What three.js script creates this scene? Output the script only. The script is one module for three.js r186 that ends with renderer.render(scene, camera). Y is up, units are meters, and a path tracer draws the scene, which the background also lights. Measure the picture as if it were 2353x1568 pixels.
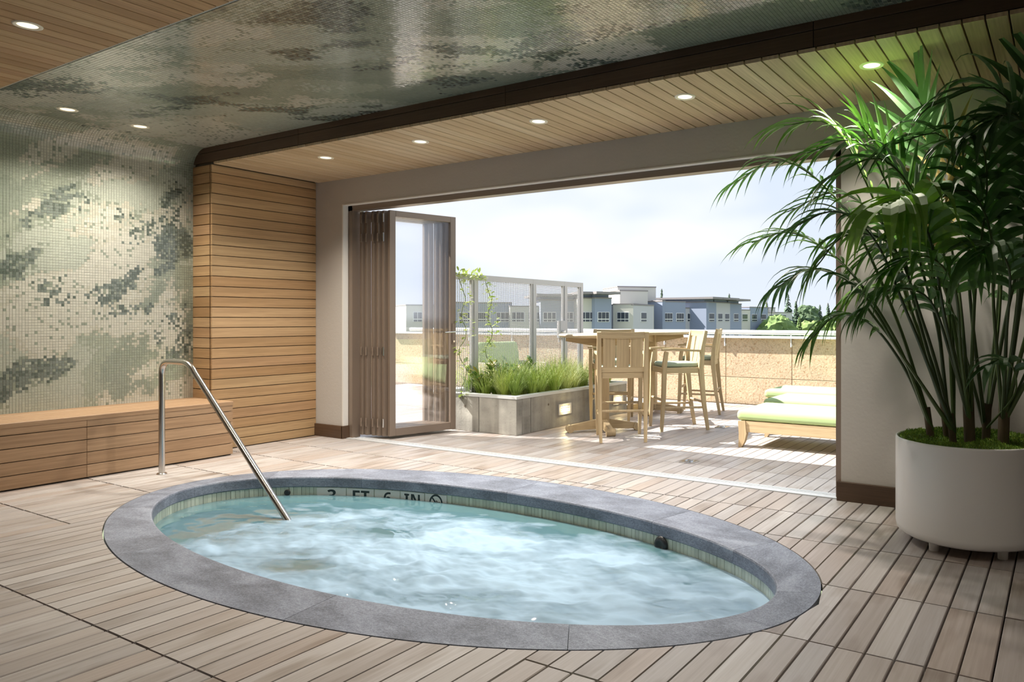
import * as THREE from 'three';
import { mergeGeometries } from 'three/addons/utils/BufferGeometryUtils.js';
import { RoundedBoxGeometry } from 'three/addons/geometries/RoundedBoxGeometry.js';

// ---------------------------------------------------------------- camera, sky, sun, exposure
const scene = new THREE.Scene();
const EYE = 1.185, YAW = 0.52323;
const camera = new THREE.PerspectiveCamera(50.23, 2353 / 1568, 0.05, 900);
camera.position.set(0, EYE, 0);
camera.rotation.set(0, YAW, 0);
camera.setViewOffset(2353, 1568, -303.5, 49.5, 2353, 1568);   // shifted lens

const renderer = new THREE.WebGLRenderer({ antialias: true });
renderer.toneMapping = THREE.LinearToneMapping;
renderer.toneMappingExposure = 1.15;
renderer.shadowMap.enabled = true;
renderer.shadowMap.type = THREE.PCFSoftShadowMap;

// seeded random and periodic noise
let seed = 12345;
function rnd() { seed = (seed * 1664525 + 1013904223) >>> 0; return seed / 4294967296; }
const rr = (a, b) => a + (b - a) * rnd();
function hash(x, y, s = 0) { let h = (Math.imul(x | 0, 374761393) + Math.imul(y | 0, 668265263) + Math.imul(s | 0, 974634777)) | 0; h = Math.imul(h ^ (h >>> 13), 1274126177); h ^= h >>> 16; return (h >>> 0) / 4294967296; }
function vnoise(x, y, px = 0, py = 0, s = 0) {
  const ix = Math.floor(x), iy = Math.floor(y), fx = x - ix, fy = y - iy, u = fx * fx * (3 - 2 * fx), v = fy * fy * (3 - 2 * fy);
  const w = (a, p) => p ? ((a % p) + p) % p : a;
  const a = hash(w(ix, px), w(iy, py), s), b = hash(w(ix + 1, px), w(iy, py), s), c = hash(w(ix, px), w(iy + 1, py), s), d = hash(w(ix + 1, px), w(iy + 1, py), s);
  return a + (b - a) * u + (c - a) * v + (a - b - c + d) * u * v;
}
function fbm(x, y, o = 4, px = 0, py = 0, s = 0) { let t = 0, a = 0.5, n = 0; for (let i = 0; i < o; i++) { t += a * vnoise(x, y, px, py, s + i); n += a; a *= 0.5; x *= 2; y *= 2; px *= 2; py *= 2; } return t / n; }

// sky: pale summer haze with thin clouds all round
{
  const W = 1024, H = 512, data = new Float32Array(W * H * 4);
  for (let j = 0; j < H; j++) {
    const el = ((j + 0.5) / H - 0.5) * Math.PI, up = Math.max(0, Math.sin(el));
    for (let i = 0; i < W; i++) {
      const az = (i + 0.5) / W, t = Math.pow(up, 0.55);
      const q = 1 / (up + 0.25);
      const c = Math.max(0, fbm(Math.cos(az * 6.2832) * q * 1.6 + 9, Math.sin(az * 6.2832) * q * 1.6 + 9, 5, 0, 0, 3) - 0.47) * 1.5;
      const base = [0.76 - 0.22 * t, 0.815 - 0.145 * t, 0.92 - 0.03 * t];
      for (let k = 0; k < 3; k++) data[(j * W + i) * 4 + k] = el < 0 ? [0.42, 0.44, 0.44][k] : base[k] + (1.0 - base[k]) * Math.min(0.85, c * 1.4);
      data[(j * W + i) * 4 + 3] = 1;
    }
  }
  const sky = new THREE.DataTexture(data, W, H, THREE.RGBAFormat, THREE.FloatType);
  sky.mapping = THREE.EquirectangularReflectionMapping; sky.magFilter = sky.minFilter = THREE.LinearFilter; sky.needsUpdate = true;
  scene.background = sky; scene.environment = sky;
  scene.backgroundIntensity = 1.0; scene.environmentIntensity = 1.0;
}
const sun = new THREE.DirectionalLight(new THREE.Color(1, 0.95, 0.87), 13);
sun.position.set(-34 - 3, 33, 10 - 6); sun.target.position.set(-3, 0, -6);
sun.castShadow = true; sun.shadow.mapSize.set(4096, 4096);
Object.assign(sun.shadow.camera, { left: -14, right: 14, top: 14, bottom: -14, near: 1, far: 120 });
scene.add(sun, sun.target);

// ---------------------------------------------------------------- helpers
const P3 = (x, y, d) => new THREE.Vector3(x, y, -d);        // d = metres from the camera towards the terrace
const taken = {};
function numbered(n) { const k = taken[n] = (taken[n] ?? -1) + 1; return k ? `${n}_${String(k).padStart(3, '0')}` : n; }
function mesh(name, geo, mat, parent) {
  const m = new THREE.Mesh(geo, mat); m.castShadow = m.receiveShadow = true;
  m.name = parent === scene ? numbered(name) : name; parent.add(m); return m;
}
function thing(name, label, category, pos = [0, 0, 0], turn = 0, group) {
  const o = new THREE.Group(); o.name = numbered(name); o.position.set(pos[0], pos[1], -pos[2]); o.rotation.y = turn;
  o.userData = { label, category }; if (group) o.userData.group = group; scene.add(o); return o;
}
function tag(o, label, category, group, kind) { Object.assign(o.userData, { label, category }); if (group) o.userData.group = group; if (kind) o.userData.kind = kind; return o; }
function struct(name, label) { const o = new THREE.Group(); o.name = numbered(name); o.userData = { kind: 'structure' }; if (label) Object.assign(o.userData, { label, category: name.split('_')[0] }); scene.add(o); return o; }
function copyOf(o, label, pos, turn) { const c = o.clone(); c.name = numbered(o.name.replace(/_\d{3}$/, '')); c.userData = { ...o.userData, label }; c.position.set(pos[0], pos[1], -pos[2]); c.rotation.y = turn; scene.add(c); return c; }
const aim = (fx, fd) => Math.atan2(fx, -fd);                // turn that points local +z along (fx, fd)

// box between limits, uv in metres (u along the longest side)
function box(x0, x1, y0, y1, d0, d1) {
  const g = new THREE.BoxGeometry(x1 - x0, y1 - y0, d1 - d0); g.translate((x0 + x1) / 2, (y0 + y1) / 2, -(d0 + d1) / 2);
  return metreUV(g);
}
function metreUV(g, ou = 0, ov = 0, axis) {
  if (g.index) g = g.toNonIndexed();
  g.computeBoundingBox(); const s = g.boundingBox.getSize(new THREE.Vector3()).toArray();
  const L = axis ?? s.indexOf(Math.max(...s)), p = g.attributes.position, uv = new Float32Array(p.count * 2), A = new THREE.Vector3(), B = new THREE.Vector3(), C = new THREE.Vector3();
  for (let i = 0; i < p.count; i += 3) {
    A.fromBufferAttribute(p, i); B.fromBufferAttribute(p, i + 1); C.fromBufferAttribute(p, i + 2);
    const n = B.clone().sub(A).cross(C.clone().sub(A)), a = [Math.abs(n.x), Math.abs(n.y), Math.abs(n.z)], k = a.indexOf(Math.max(...a));
    const rest = [0, 1, 2].filter((q) => q !== k), ua = rest.includes(L) ? L : rest[0], va = rest.find((q) => q !== ua);
    [A, B, C].forEach((v, j) => { const q = v.toArray(); uv[(i + j) * 2] = q[ua] + ou; uv[(i + j) * 2 + 1] = q[va] + ov; });
  }
  g.setAttribute('uv', new THREE.BufferAttribute(uv, 2)); return g;
}
// plank: length along x, width along z, top at y = 0, small chamfers on the top edges
const plankCache = {};
function plank(L, W, T, ch = 0.0025, variants = 5) {
  const key = [L, W, T, ch].map((v) => v.toFixed(4)).join(), list = plankCache[key] ??= [];
  if (list.length < variants) {
    const prof = [[-W / 2 + ch, 0], [W / 2 - ch, 0], [W / 2, -ch], [W / 2, -T], [-W / 2, -T], [-W / 2, -ch]], pos = [];
    const tri = (a, b, c) => pos.push(...a, ...b, ...c);
    for (let i = 0; i < 6; i++) { const [z0, y0] = prof[i], [z1, y1] = prof[(i + 1) % 6]; tri([-L / 2, y0, z0], [-L / 2, y1, z1], [L / 2, y1, z1]); tri([-L / 2, y0, z0], [L / 2, y1, z1], [L / 2, y0, z0]); }
    for (let i = 1; i < 5; i++) for (const [x, f] of [[-L / 2, 1], [L / 2, 0]]) { const q = [prof[0], prof[i], prof[i + 1]].map(([z, y]) => [x, y, z]); f ? tri(q[0], q[2], q[1]) : tri(q[0], q[1], q[2]); }
    let g = new THREE.BufferGeometry(); g.setAttribute('position', new THREE.Float32BufferAttribute(pos, 3)); g.computeVertexNormals();
    g = metreUV(g, rr(0, 2), rr(0, 0.5), 0); list.push(g); return g;
  }
  return list[Math.floor(rnd() * list.length)];
}
function tube(pts, r, seg = 24, rad = 10, closed = false) { return new THREE.TubeGeometry(pts.isCurve ? pts : new THREE.CatmullRomCurve3(pts, closed, 'catmullrom', 0.5), seg, r, rad, closed); }
function rod(a, b, r0, r1 = r0, n = 10) { const d = b.clone().sub(a), g = new THREE.CylinderGeometry(r1, r0, d.length(), n); g.translate(0, d.length() / 2, 0); g.applyQuaternion(new THREE.Quaternion().setFromUnitVectors(new THREE.Vector3(0, 1, 0), d.clone().normalize())); g.translate(a.x, a.y, a.z); return g; }
// bar of rectangular section through points, sizes [w, h] at each (w along wide axis vector)
function bar(pts, sizes, wide = new THREE.Vector3(1, 0, 0)) {
  const ring = pts.map((p, i) => { const t = pts[Math.min(i + 1, pts.length - 1)].clone().sub(pts[Math.max(i - 1, 0)]).normalize(), n = t.clone().cross(wide).normalize(), w = n.clone().cross(t).normalize(); const [a, b] = sizes[Math.min(i, sizes.length - 1)]; return [[-1, -1], [1, -1], [1, 1], [-1, 1]].map(([u, v]) => p.clone().addScaledVector(w, u * a / 2).addScaledVector(n, v * b / 2).toArray()); });
  const pos = [], q = (a, b, c, d) => pos.push(...a, ...b, ...c, ...a, ...c, ...d);
  for (let i = 0; i + 1 < ring.length; i++) for (let k = 0; k < 4; k++) q(ring[i][k], ring[i][(k + 1) % 4], ring[i + 1][(k + 1) % 4], ring[i + 1][k]);
  const e = ring[ring.length - 1]; q(ring[0][3], ring[0][2], ring[0][1], ring[0][0]); q(e[0], e[1], e[2], e[3]);
  let g = new THREE.BufferGeometry(); g.setAttribute('position', new THREE.Float32BufferAttribute(pos, 3)); g.computeVertexNormals(); return metreUV(g, rr(0, 1), rr(0, 1));
}
const join = (list) => mergeGeometries(list.map((g) => { g = g.index ? g.toNonIndexed() : g; if (!g.attributes.uv) g.setAttribute('uv', new THREE.Float32BufferAttribute(new Float32Array(g.attributes.position.count * 2), 2)); for (const k of Object.keys(g.attributes)) if (!['position', 'normal', 'uv'].includes(k)) g.deleteAttribute(k); return g; }));

// ---------------------------------------------------------------- textures and materials
function tex(w, h, fn, srgb, sx, sy) {
  const d = new Uint8Array(w * h * 4);
  for (let j = 0; j < h; j++) for (let i = 0; i < w; i++) { const c = fn(i / w, j / h), o = (j * w + i) * 4; for (let k = 0; k < 3; k++) d[o + k] = Math.max(0, Math.min(255, 255 * (c.length ? c[k] : c))); d[o + 3] = 255; }
  const t = new THREE.DataTexture(d, w, h, THREE.RGBAFormat); t.wrapS = t.wrapT = THREE.RepeatWrapping; t.magFilter = THREE.LinearFilter; t.minFilter = THREE.LinearMipmapLinearFilter; t.generateMipmaps = true;
  if (srgb) t.colorSpace = THREE.SRGBColorSpace; t.repeat.set(1 / sx, 1 / sy); t.needsUpdate = true; return t;
}
const grainAt = (u, v) => 0.55 * fbm(u * 3, v * 48, 3, 3, 48, 11) + 0.25 * vnoise(u * 24, v * 160, 24, 160, 21) + 0.35 * fbm(u * 4 + 0, v * 8, 3, 4, 8, 31);
const woodMap = tex(1024, 256, (u, v) => { const g = grainAt(u, v), k = 0.76 + 0.27 * g; return [k, k * (0.965 + 0.03 * g), k * (0.92 + 0.07 * g)]; }, true, 2, 0.5);
const deckMap = tex(1024, 256, (u, v) => { const g = grainAt(u + 0.37, v), st = Math.max(0, fbm(u * 6, v * 5, 4, 6, 5, 77) - 0.52), k = 0.84 + 0.17 * g - st * 0.45; return [k, k * (0.97 + 0.03 * g - st * 0.1), k * (0.945 + 0.06 * g - st * 0.2)]; }, true, 2, 0.5);
const grainBump = tex(1024, 256, (u, v) => grainAt(u, v), false, 2, 0.5);
const stoneMap = tex(512, 512, (u, v) => { const n = fbm(u * 5 + 2.5 * fbm(u * 3, v * 3, 3, 3, 3, 8), v * 9, 5, 5, 9, 41), s = hash(Math.floor(u * 512), Math.floor(v * 512), 5), k = 0.60 + 0.42 * n + 0.30 * (s - 0.5) + 0.16 * (vnoise(u * 90, v * 170, 90, 170, 44) - 0.5); return [k * 0.985, k * 0.99, k * 1.02]; }, true, 0.9, 0.9);
const graniteMap = tex(512, 512, (u, v) => { const b = fbm(u * 70, v * 70, 3, 70, 70, 3), c = fbm(u * 90, v * 90, 2, 90, 90, 9), big = fbm(u * 3, v * 3, 3, 3, 3, 12); const rust = Math.max(0, b - 0.60) * 1.5; const k = 0.86 + 0.16 * (c - 0.5) + 0.12 * (big - 0.5); return [k - rust * 0.35, k * 0.90 - rust * 0.5, k * 0.76 - rust * 0.55]; }, true, 1.2, 1.2);
const concreteMap = tex(512, 512, (u, v) => { const n = fbm(u * 4, v * 6, 5, 4, 6, 51), st = fbm(u * 24, v * 3, 3, 24, 3, 57), p = vnoise(u * 120, v * 120, 120, 120, 6) > 0.93 ? 0.12 : 0; const k = 0.66 + 0.36 * n + 0.14 * (st - 0.5) - p; return [k, k * 0.985, k * 0.95]; }, true, 1.1, 1.1);
const weaveBump = tex(256, 256, (u, v) => 0.5 + 0.25 * Math.sin(u * 402) + 0.25 * Math.sin(v * 402), false, 0.12, 0.12);
const roughBump = tex(256, 256, (u, v) => fbm(u * 32, v * 32, 3, 32, 32, 61), false, 0.5, 0.5);

const M = (o) => new THREE.MeshStandardMaterial(o), PM = (o) => new THREE.MeshPhysicalMaterial(o);
const lin = (r, g, b) => new THREE.Color().setRGB(r, g, b);
function woods(cols, map, o = {}) { return cols.map((c) => M({ color: lin(...c), map, bumpMap: grainBump, bumpScale: 0.0006, roughness: 0.55, ...o })); }
const cedar = woods([[0.55, 0.36, 0.19], [0.50, 0.32, 0.165], [0.59, 0.40, 0.225], [0.46, 0.285, 0.14], [0.56, 0.385, 0.21], [0.52, 0.33, 0.18]], woodMap);
const soffitLitWood = woods([[0.66, 0.52, 0.345], [0.62, 0.475, 0.305], [0.69, 0.56, 0.39], [0.60, 0.455, 0.29], [0.67, 0.54, 0.37]], woodMap);  // same timber made paler: bounce light on the soffit put into the colour
const brownOrShadeWood = woods([[0.105, 0.06, 0.034], [0.09, 0.052, 0.03], [0.12, 0.07, 0.038]], woodMap);  // own brown on the baseboards; on the fascia, shade darkened into the colour
const benchWood = woods([[0.50, 0.33, 0.20], [0.46, 0.30, 0.18], [0.53, 0.36, 0.225]], woodMap);
const deckWood = woods([[0.52, 0.485, 0.475], [0.56, 0.53, 0.52], [0.475, 0.435, 0.42], [0.52, 0.475, 0.455], [0.59, 0.565, 0.56], [0.50, 0.475, 0.475], [0.505, 0.445, 0.415]], deckMap, { roughness: 0.42 });
const terraceWood = deckWood;
const teak = woods([[0.60, 0.47, 0.29]], woodMap, { roughness: 0.6 })[0];
const teakPale = woods([[0.66, 0.55, 0.38]], woodMap, { roughness: 0.6 })[0];
const plaster = M({ color: lin(0.50, 0.47, 0.44), roughness: 0.9, bumpMap: roughBump, bumpScale: 0.0008 });
const litPlaster = M({ color: lin(0.74, 0.72, 0.69), roughness: 0.6 });  // plaster edges of the opening, lightened to look lit
const darkVoid = M({ color: lin(0.17, 0.145, 0.12), roughness: 1 });
const bronze = M({ color: lin(0.24, 0.185, 0.145), roughness: 0.35, metalness: 0.3 });
const bronzeDark = bronze;
const steel = M({ color: lin(0.62, 0.60, 0.575), roughness: 0.22, metalness: 1 });
const chrome = M({ color: lin(0.7, 0.7, 0.7), roughness: 0.15, metalness: 1 });
const alu = M({ color: lin(0.78, 0.80, 0.83), roughness: 0.35, metalness: 0.25 });
const greyPaint = M({ color: lin(0.52, 0.515, 0.52), roughness: 0.5 });
const whitePaint = M({ color: lin(0.80, 0.80, 0.80), roughness: 0.35 });
const pane = PM({ color: 0xffffff, transmission: 1, thickness: 0, roughness: 0.0, ior: 1.5, metalness: 0 });
const stone = [[0.36, 0.395, 0.475], [0.385, 0.42, 0.50], [0.34, 0.375, 0.45]].map((c) => M({ color: lin(...c), map: stoneMap, roughness: 0.55, bumpMap: roughBump, bumpScale: 0.0006 }));
const granite = [[0.84, 0.83, 0.82], [0.88, 0.87, 0.85]].map((c) => M({ color: lin(...c), map: graniteMap, roughness: 0.85, bumpMap: roughBump, bumpScale: 0.002 }));
const concrete = M({ color: lin(0.50, 0.50, 0.49), map: concreteMap, roughness: 0.85, bumpMap: roughBump, bumpScale: 0.001 });
const capStone = M({ color: lin(0.66, 0.68, 0.69), roughness: 0.7 });
const greenCloth = M({ color: lin(0.43, 0.56, 0.27), roughness: 0.95, bumpMap: weaveBump, bumpScale: 0.0005 });
const sageCloth = M({ color: lin(0.40, 0.47, 0.36), roughness: 0.95, bumpMap: weaveBump, bumpScale: 0.0005 });
const potPaint = M({ color: lin(0.80, 0.79, 0.78), roughness: 0.32 });
const lampGlow = M({ color: 0xffffff, emissive: lin(1, 0.86, 0.58), emissiveIntensity: 1.15, roughness: 0.5 });

// ---------------------------------------------------------------- the shell of the room
const XS = -6.63, XM = -6.934, DW = 4.775, DF = 3.722, YC = 2.742, YS = 2.58, OX0 = -6.21, OX1 = -1.265, HEAD = 2.325;
const EL = { x: -3.204, d: 2.985, a: 2.302, b: 1.247 }, EI = { x: -3.202, d: 2.938, a: 2.125, b: 0.91 };

// inner deck -----------------------------------------------------
{
  const floor = struct('floor', 'grey brown hardwood deck boards around the whirlpool');
  mesh('subfloor', join([box(-7, 2.6, -0.13, -0.09, -2.6, 1.72), box(-7, 2.6, -0.13, -0.09, 4.24, 4.97), box(-7, -5.52, -0.13, -0.09, 1.72, 4.24), box(-0.89, 2.6, -0.13, -0.09, 1.72, 4.24)]), darkVoid, floor);
  const rows = [0.16, 0.77, 1.381, 1.995, 2.63, 3.228, 3.83, 4.335, 4.795], W = 0.1018, gap = 0.0075, T = 0.03;
  const boards = [];
  for (let k = -64; k < 12; k++) {
    const x0 = -0.1 + k * W, x1 = x0 + W - gap, xm = (x0 + x1) / 2;
    if (x0 < XS) continue;
    let r = rows.slice();
    if (xm > -5.0 && xm < -1.62) r = r.filter((v) => v !== 1.995);
    for (let i = 0; i + 1 < r.length; i++) {
      const d0 = r[i] + (rnd() - 0.5) * 0.004, d1 = r[i + 1] - 0.009;
      if (d1 < 0.3) continue;
      const ea = EL.a + 0.007, eb = EL.b + 0.007, f = (x) => { const q = 1 - ((x - EL.x) / ea) ** 2; return q > 0 ? eb * Math.sqrt(q) : -1; };
      const s0 = f(x0), s1 = f(x1), near = Math.max(s0, s1);
      if (near < 0 || d1 < EL.d - near || d0 > EL.d + near) { boards.push({ x0, x1, d0, d1 }); continue; }
      // cut along the coping
      for (const side of [-1, 1]) {
        const edge = (x) => EL.d + side * Math.max(0, f(x)), pts = [], N = 6;
        const far = side < 0 ? d0 : d1;
        for (let q = 0; q <= N; q++) { const x = x0 + (x1 - x0) * q / N; let e = edge(x); e = Math.min(Math.max(e, d0), d1); pts.push([x, e]); }
        if (Math.max(...pts.map(([, e]) => Math.abs(e - far))) < 0.01) continue;
        boards.push({ poly: [...pts, [x1, far], [x0, far]] });
      }
    }
  }
  // how large each shows: nearer boards first
  const midOf = (b) => b.poly ? [b.poly[0][0], (b.poly[0][1] + b.poly[7][1]) / 2] : [(b.x0 + b.x1) / 2, (b.d0 + b.d1) / 2];
  const inView = (b) => { const [x, d] = midOf(b), a = -Math.sin(YAW) * x + Math.cos(YAW) * d, l = Math.cos(YAW) * x + Math.sin(YAW) * d; if (a < 0.6) return 0; const px = 1480 + 1673 * l / a, py = 734 + 1673 * EYE / a; return px > -150 && px < 2500 && py < 1680 ? 1 / a : 0; };
  boards.forEach((b) => { b.s = inView(b); }); boards.sort((a, b) => b.s - a.s);
  const rest = [];
  boards.forEach((b, i) => {
    let g, place;
    if (b.poly) {
      const sh = new THREE.Shape(b.poly.map(([x, d]) => new THREE.Vector2(x, d)));
      g = new THREE.ExtrudeGeometry(sh, { depth: T, bevelEnabled: false }); g.rotateX(-Math.PI / 2); g.translate(0, -T, 0); g = metreUV(g, rr(0, 2), rr(0, 0.5), 2);
    } else {
      g = plank(b.d1 - b.d0, b.x1 - b.x0, T, 0.003, 40); place = [(b.x0 + b.x1) / 2, -(b.d0 + b.d1) / 2];
    }
    if (i < 300 && b.s > 0) { const m = mesh('board', g, deckWood[Math.floor(rnd() * deckWood.length)], floor); if (place) { m.position.set(place[0], rr(-0.0008, 0.0008), place[1]); m.rotation.y = Math.PI / 2; } }
    else { g = g.clone(); if (place) { g.rotateY(Math.PI / 2); g.translate(place[0], 0, place[1]); } rest.push(g); }
  });
  if (rest.length) { const m = mesh('more_boards', join(rest), deckWood[0], floor); m.userData.kind = 'stuff'; }
}

// terrace deck ---------------------------------------------------
{
  const deck = struct('terrace_deck', 'pale sunlit hardwood deck of the roof terrace outside');
  mesh('subfloor', box(-11, 7, -0.13, -0.09, 4.97, 9.6), darkVoid, deck);
  const rows = [4.935, 5.36, 5.83, 7.05, 8.27, 9.5], W = 0.1, gap = 0.006, rest = [], list = [];
  for (let k = -105; k < 65; k++) for (let i = 0; i + 1 < rows.length; i++) {
    const x0 = k * W, d0 = rows[i], d1 = rows[i + 1] - 0.006, xm = x0 + W / 2, dm = (d0 + d1) / 2;
    if (xm < -4.86 && xm > -6.3 && dm > 5.78 && dm < 7.9 && d0 > 5.8) continue;
    const a = -Math.sin(YAW) * xm + Math.cos(YAW) * dm, l = Math.cos(YAW) * xm + Math.sin(YAW) * dm, px = 1480 + 1673 * l / a;
    list.push({ x0, d0, d1, s: px > 880 && px < 1960 ? 1 / a : 0 });
  }
  list.sort((a, b) => b.s - a.s);
  list.forEach((b, i) => {
    const g = plank(b.d1 - b.d0, W - gap, 0.028, 0.002, 5);
    if (i < 300 && b.s > 0) { const m = mesh('board', g, terraceWood[Math.floor(rnd() * 7)], deck); m.position.set(b.x0 + W / 2, 0, -(b.d0 + b.d1) / 2); m.rotation.y = Math.PI / 2; }
    else { const q = g.clone(); q.rotateY(Math.PI / 2); q.translate(b.x0 + W / 2, 0, -(b.d0 + b.d1) / 2); rest.push(q); }
  });
  mesh('more_boards', join(rest), terraceWood[0], deck).userData.kind = 'stuff';
}

// back wall with the wide opening --------------------------------
{
  const w = struct('wall_back', 'plain beige plaster wall with the wide terrace opening');
  mesh('pier', box(XS - 0.4, OX0, -0.09, 2.9, DW, 4.95), plaster, w);
  mesh('pier', box(OX1, 2.7, -0.09, 2.9, DW, 4.95), plaster, w);
  mesh('lintel', box(OX0, OX1, HEAD, 2.9, DW, 4.95), plaster, w);
  const t = struct('trim_1', 'plaster bead with light painted in around the terrace opening');
  mesh('bead', box(OX0 - 0.012, OX0 + 0.004, 0.125, HEAD + 0.004, DW - 0.004, 4.83), litPlaster, t);
  mesh('bead', box(OX0, OX1, HEAD - 0.006, HEAD + 0.004, DW - 0.004, 4.83), litPlaster, t);
  const b = struct('baseboard_back', 'dark brown wooden baseboard');
  mesh('board', metreUV(new RoundedBoxGeometry(0.43, 0.125, 0.02, 2, 0.003).translate(XS + 0.215, 0.0625, -(DW - 0.01))), brownOrShadeWood[0], b);
  mesh('board', box(OX0 - 0.002, OX0 + 0.018, 0, 0.125, DW - 0.02, 4.84), brownOrShadeWood[0], b);
  mesh('board', metreUV(new RoundedBoxGeometry(3.95, 0.125, 0.022, 2, 0.003).translate(OX1 - 0.024 + 1.975, 0.0625, -(DW - 0.011))), brownOrShadeWood[1], b);
  mesh('board', box(OX1 - 0.024, OX1 + 0.002, 0, 0.125, DW - 0.02, 4.86), brownOrShadeWood[1], b);
}
// timber-lined alcove wall on the left
{
  const w = struct('wall_alcove', 'warm horizontal timber cladding beside the terrace opening');
  mesh('backing', box(-7.2, XS - 0.02, -0.09, 2.75, DF + 0.02, 4.95), darkVoid, w);
  const P = 0.0933;
  for (let k = 0; ; k++) {
    const y1 = Math.min(YS, 2.511 - P * (k - 1) - 0.004), y0 = 2.511 - P * k + 0.0025; if (y1 < 0.02) break;
    const lo = Math.max(0.004, y0), h = y1 - lo; if (h < 0.01) continue;
    const m = mesh('board', plank(DW - DF - 0.004, h, 0.02, 0.0015, 4), cedar[Math.floor(rnd() * 6)], w);
    m.rotation.set(0, Math.PI / 2, -Math.PI / 2, 'YXZ'); m.position.set(XS, (lo + y1) / 2, -(DF + DW) / 2); m.rotation.set(Math.PI / 2, 0, -Math.PI / 2, 'ZYX');
    m.rotation.set(0, 0, 0); const q = new THREE.Matrix4().makeBasis(new THREE.Vector3(0, 0, 1), new THREE.Vector3(1, 0, 0), new THREE.Vector3(0, 1, 0)); m.quaternion.setFromRotationMatrix(q);
    if (lo > 0.45 || true) {
      const n = mesh('board', plank(XS - XM - 0.036, h, 0.02, 0.0015, 3), cedar[Math.floor(rnd() * 6)], w);
      n.quaternion.setFromRotationMatrix(new THREE.Matrix4().makeBasis(new THREE.Vector3(-1, 0, 0), new THREE.Vector3(0, 0, 1), new THREE.Vector3(0, 1, 0)));
      n.position.set((XS + XM) / 2 - 0.017, (lo + y1) / 2, -DF);
    }
  }
}
// fascia and soffit
{
  const f = struct('trim_2', 'timber fascia with shade painted in above the soffit');
  mesh('backing', box(-7.1, 2.6, 2.606, 2.76, DF + 0.02, DF + 0.06), darkVoid, f);
  const joints = [XM, -5.395, -3.21, -1.13, 0.9, 2.6];
  for (let i = 0; i + 1 < joints.length; i++) for (const [y0, y1] of [[2.606, 2.690], [2.694, 2.76]]) {
    const n = mesh('board', plank(joints[i + 1] - joints[i] - 0.004, y1 - y0, 0.02, 0.001, 2), brownOrShadeWood[Math.floor(rnd() * 3)], f);
    n.quaternion.setFromRotationMatrix(new THREE.Matrix4().makeBasis(new THREE.Vector3(-1, 0, 0), new THREE.Vector3(0, 0, 1), new THREE.Vector3(0, 1, 0)));
    n.position.set((joints[i] + joints[i + 1]) / 2, (y0 + y1) / 2, -DF);
  }
  const s = struct('ceiling', 'timber soffit boards with light painted in over the terrace opening');
  mesh('backing', box(-7.1, 2.6, 2.625, 2.66, DF + 0.06, 4.95), darkVoid, s);
  for (let x = -3.209 - 0.0997 * 34; x < 2.5; x += 0.0997) {
    if (x + 0.09 < XS + 0.005) continue; const x0 = Math.max(x + 0.004, XS + 0.002), x1 = x + 0.0957;
    const m = mesh('board', plank(DW - DF + 0.004, x1 - x0, 0.02, 0.0015, 5), soffitLitWood[Math.floor(rnd() * 5)], s);
    m.quaternion.setFromRotationMatrix(new THREE.Matrix4().makeBasis(new THREE.Vector3(0, 0, -1), new THREE.Vector3(0, -1, 0), new THREE.Vector3(-1, 0, 0)));
    m.position.set((x0 + x1) / 2, YS, -(DF + DW) / 2);
  }
}
// timber ceiling over the near half
{
  const c = struct('ceiling', 'golden timber slat ceiling over the near side of the pool');
  mesh('backing', box(-7.1, 2.6, YC + 0.022, YC + 0.05, -2.6, 2.07), darkVoid, c);
  for (let x = -3.642 - 0.1068 * 31; x < 2.5; x += 0.1068) {
    const x0 = x + 0.004, x1 = x + 0.1028; let d = 2.07;
    for (const L of [rr(1.2, 1.9), 3]) {
      const e = Math.max(-2.5, d - L);
      const m = mesh('board', plank(Math.round((d - e - 0.004) * 20) / 20, x1 - x0, 0.02, 0.0015, 4), cedar[Math.floor(rnd() * 6)], c);
      m.quaternion.setFromRotationMatrix(new THREE.Matrix4().makeBasis(new THREE.Vector3(0, 0, -1), new THREE.Vector3(0, -1, 0), new THREE.Vector3(-1, 0, 0)));
      m.position.set((x0 + x1) / 2, YC - 0.004, -(d - Math.round((d - e - 0.004) * 20) / 40)); d = e; if (d < -2.4) break;
    }
  }
}
// rest of the shell: roof, near wall, right wall
{
  const r = struct('roof_slab'); mesh('slab', box(-7.3, 2.9, 2.80, 2.93, -2.8, 4.97), plaster, r);
  const a = struct('wall_right'); mesh('panel', box(2.6, 2.8, -0.13, 2.9, -2.8, 4.95), plaster, a);
  const b = struct('wall_near'); mesh('panel', box(-7.3, 2.8, -0.13, 2.9, -2.8, -2.6), plaster, b);
}

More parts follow.
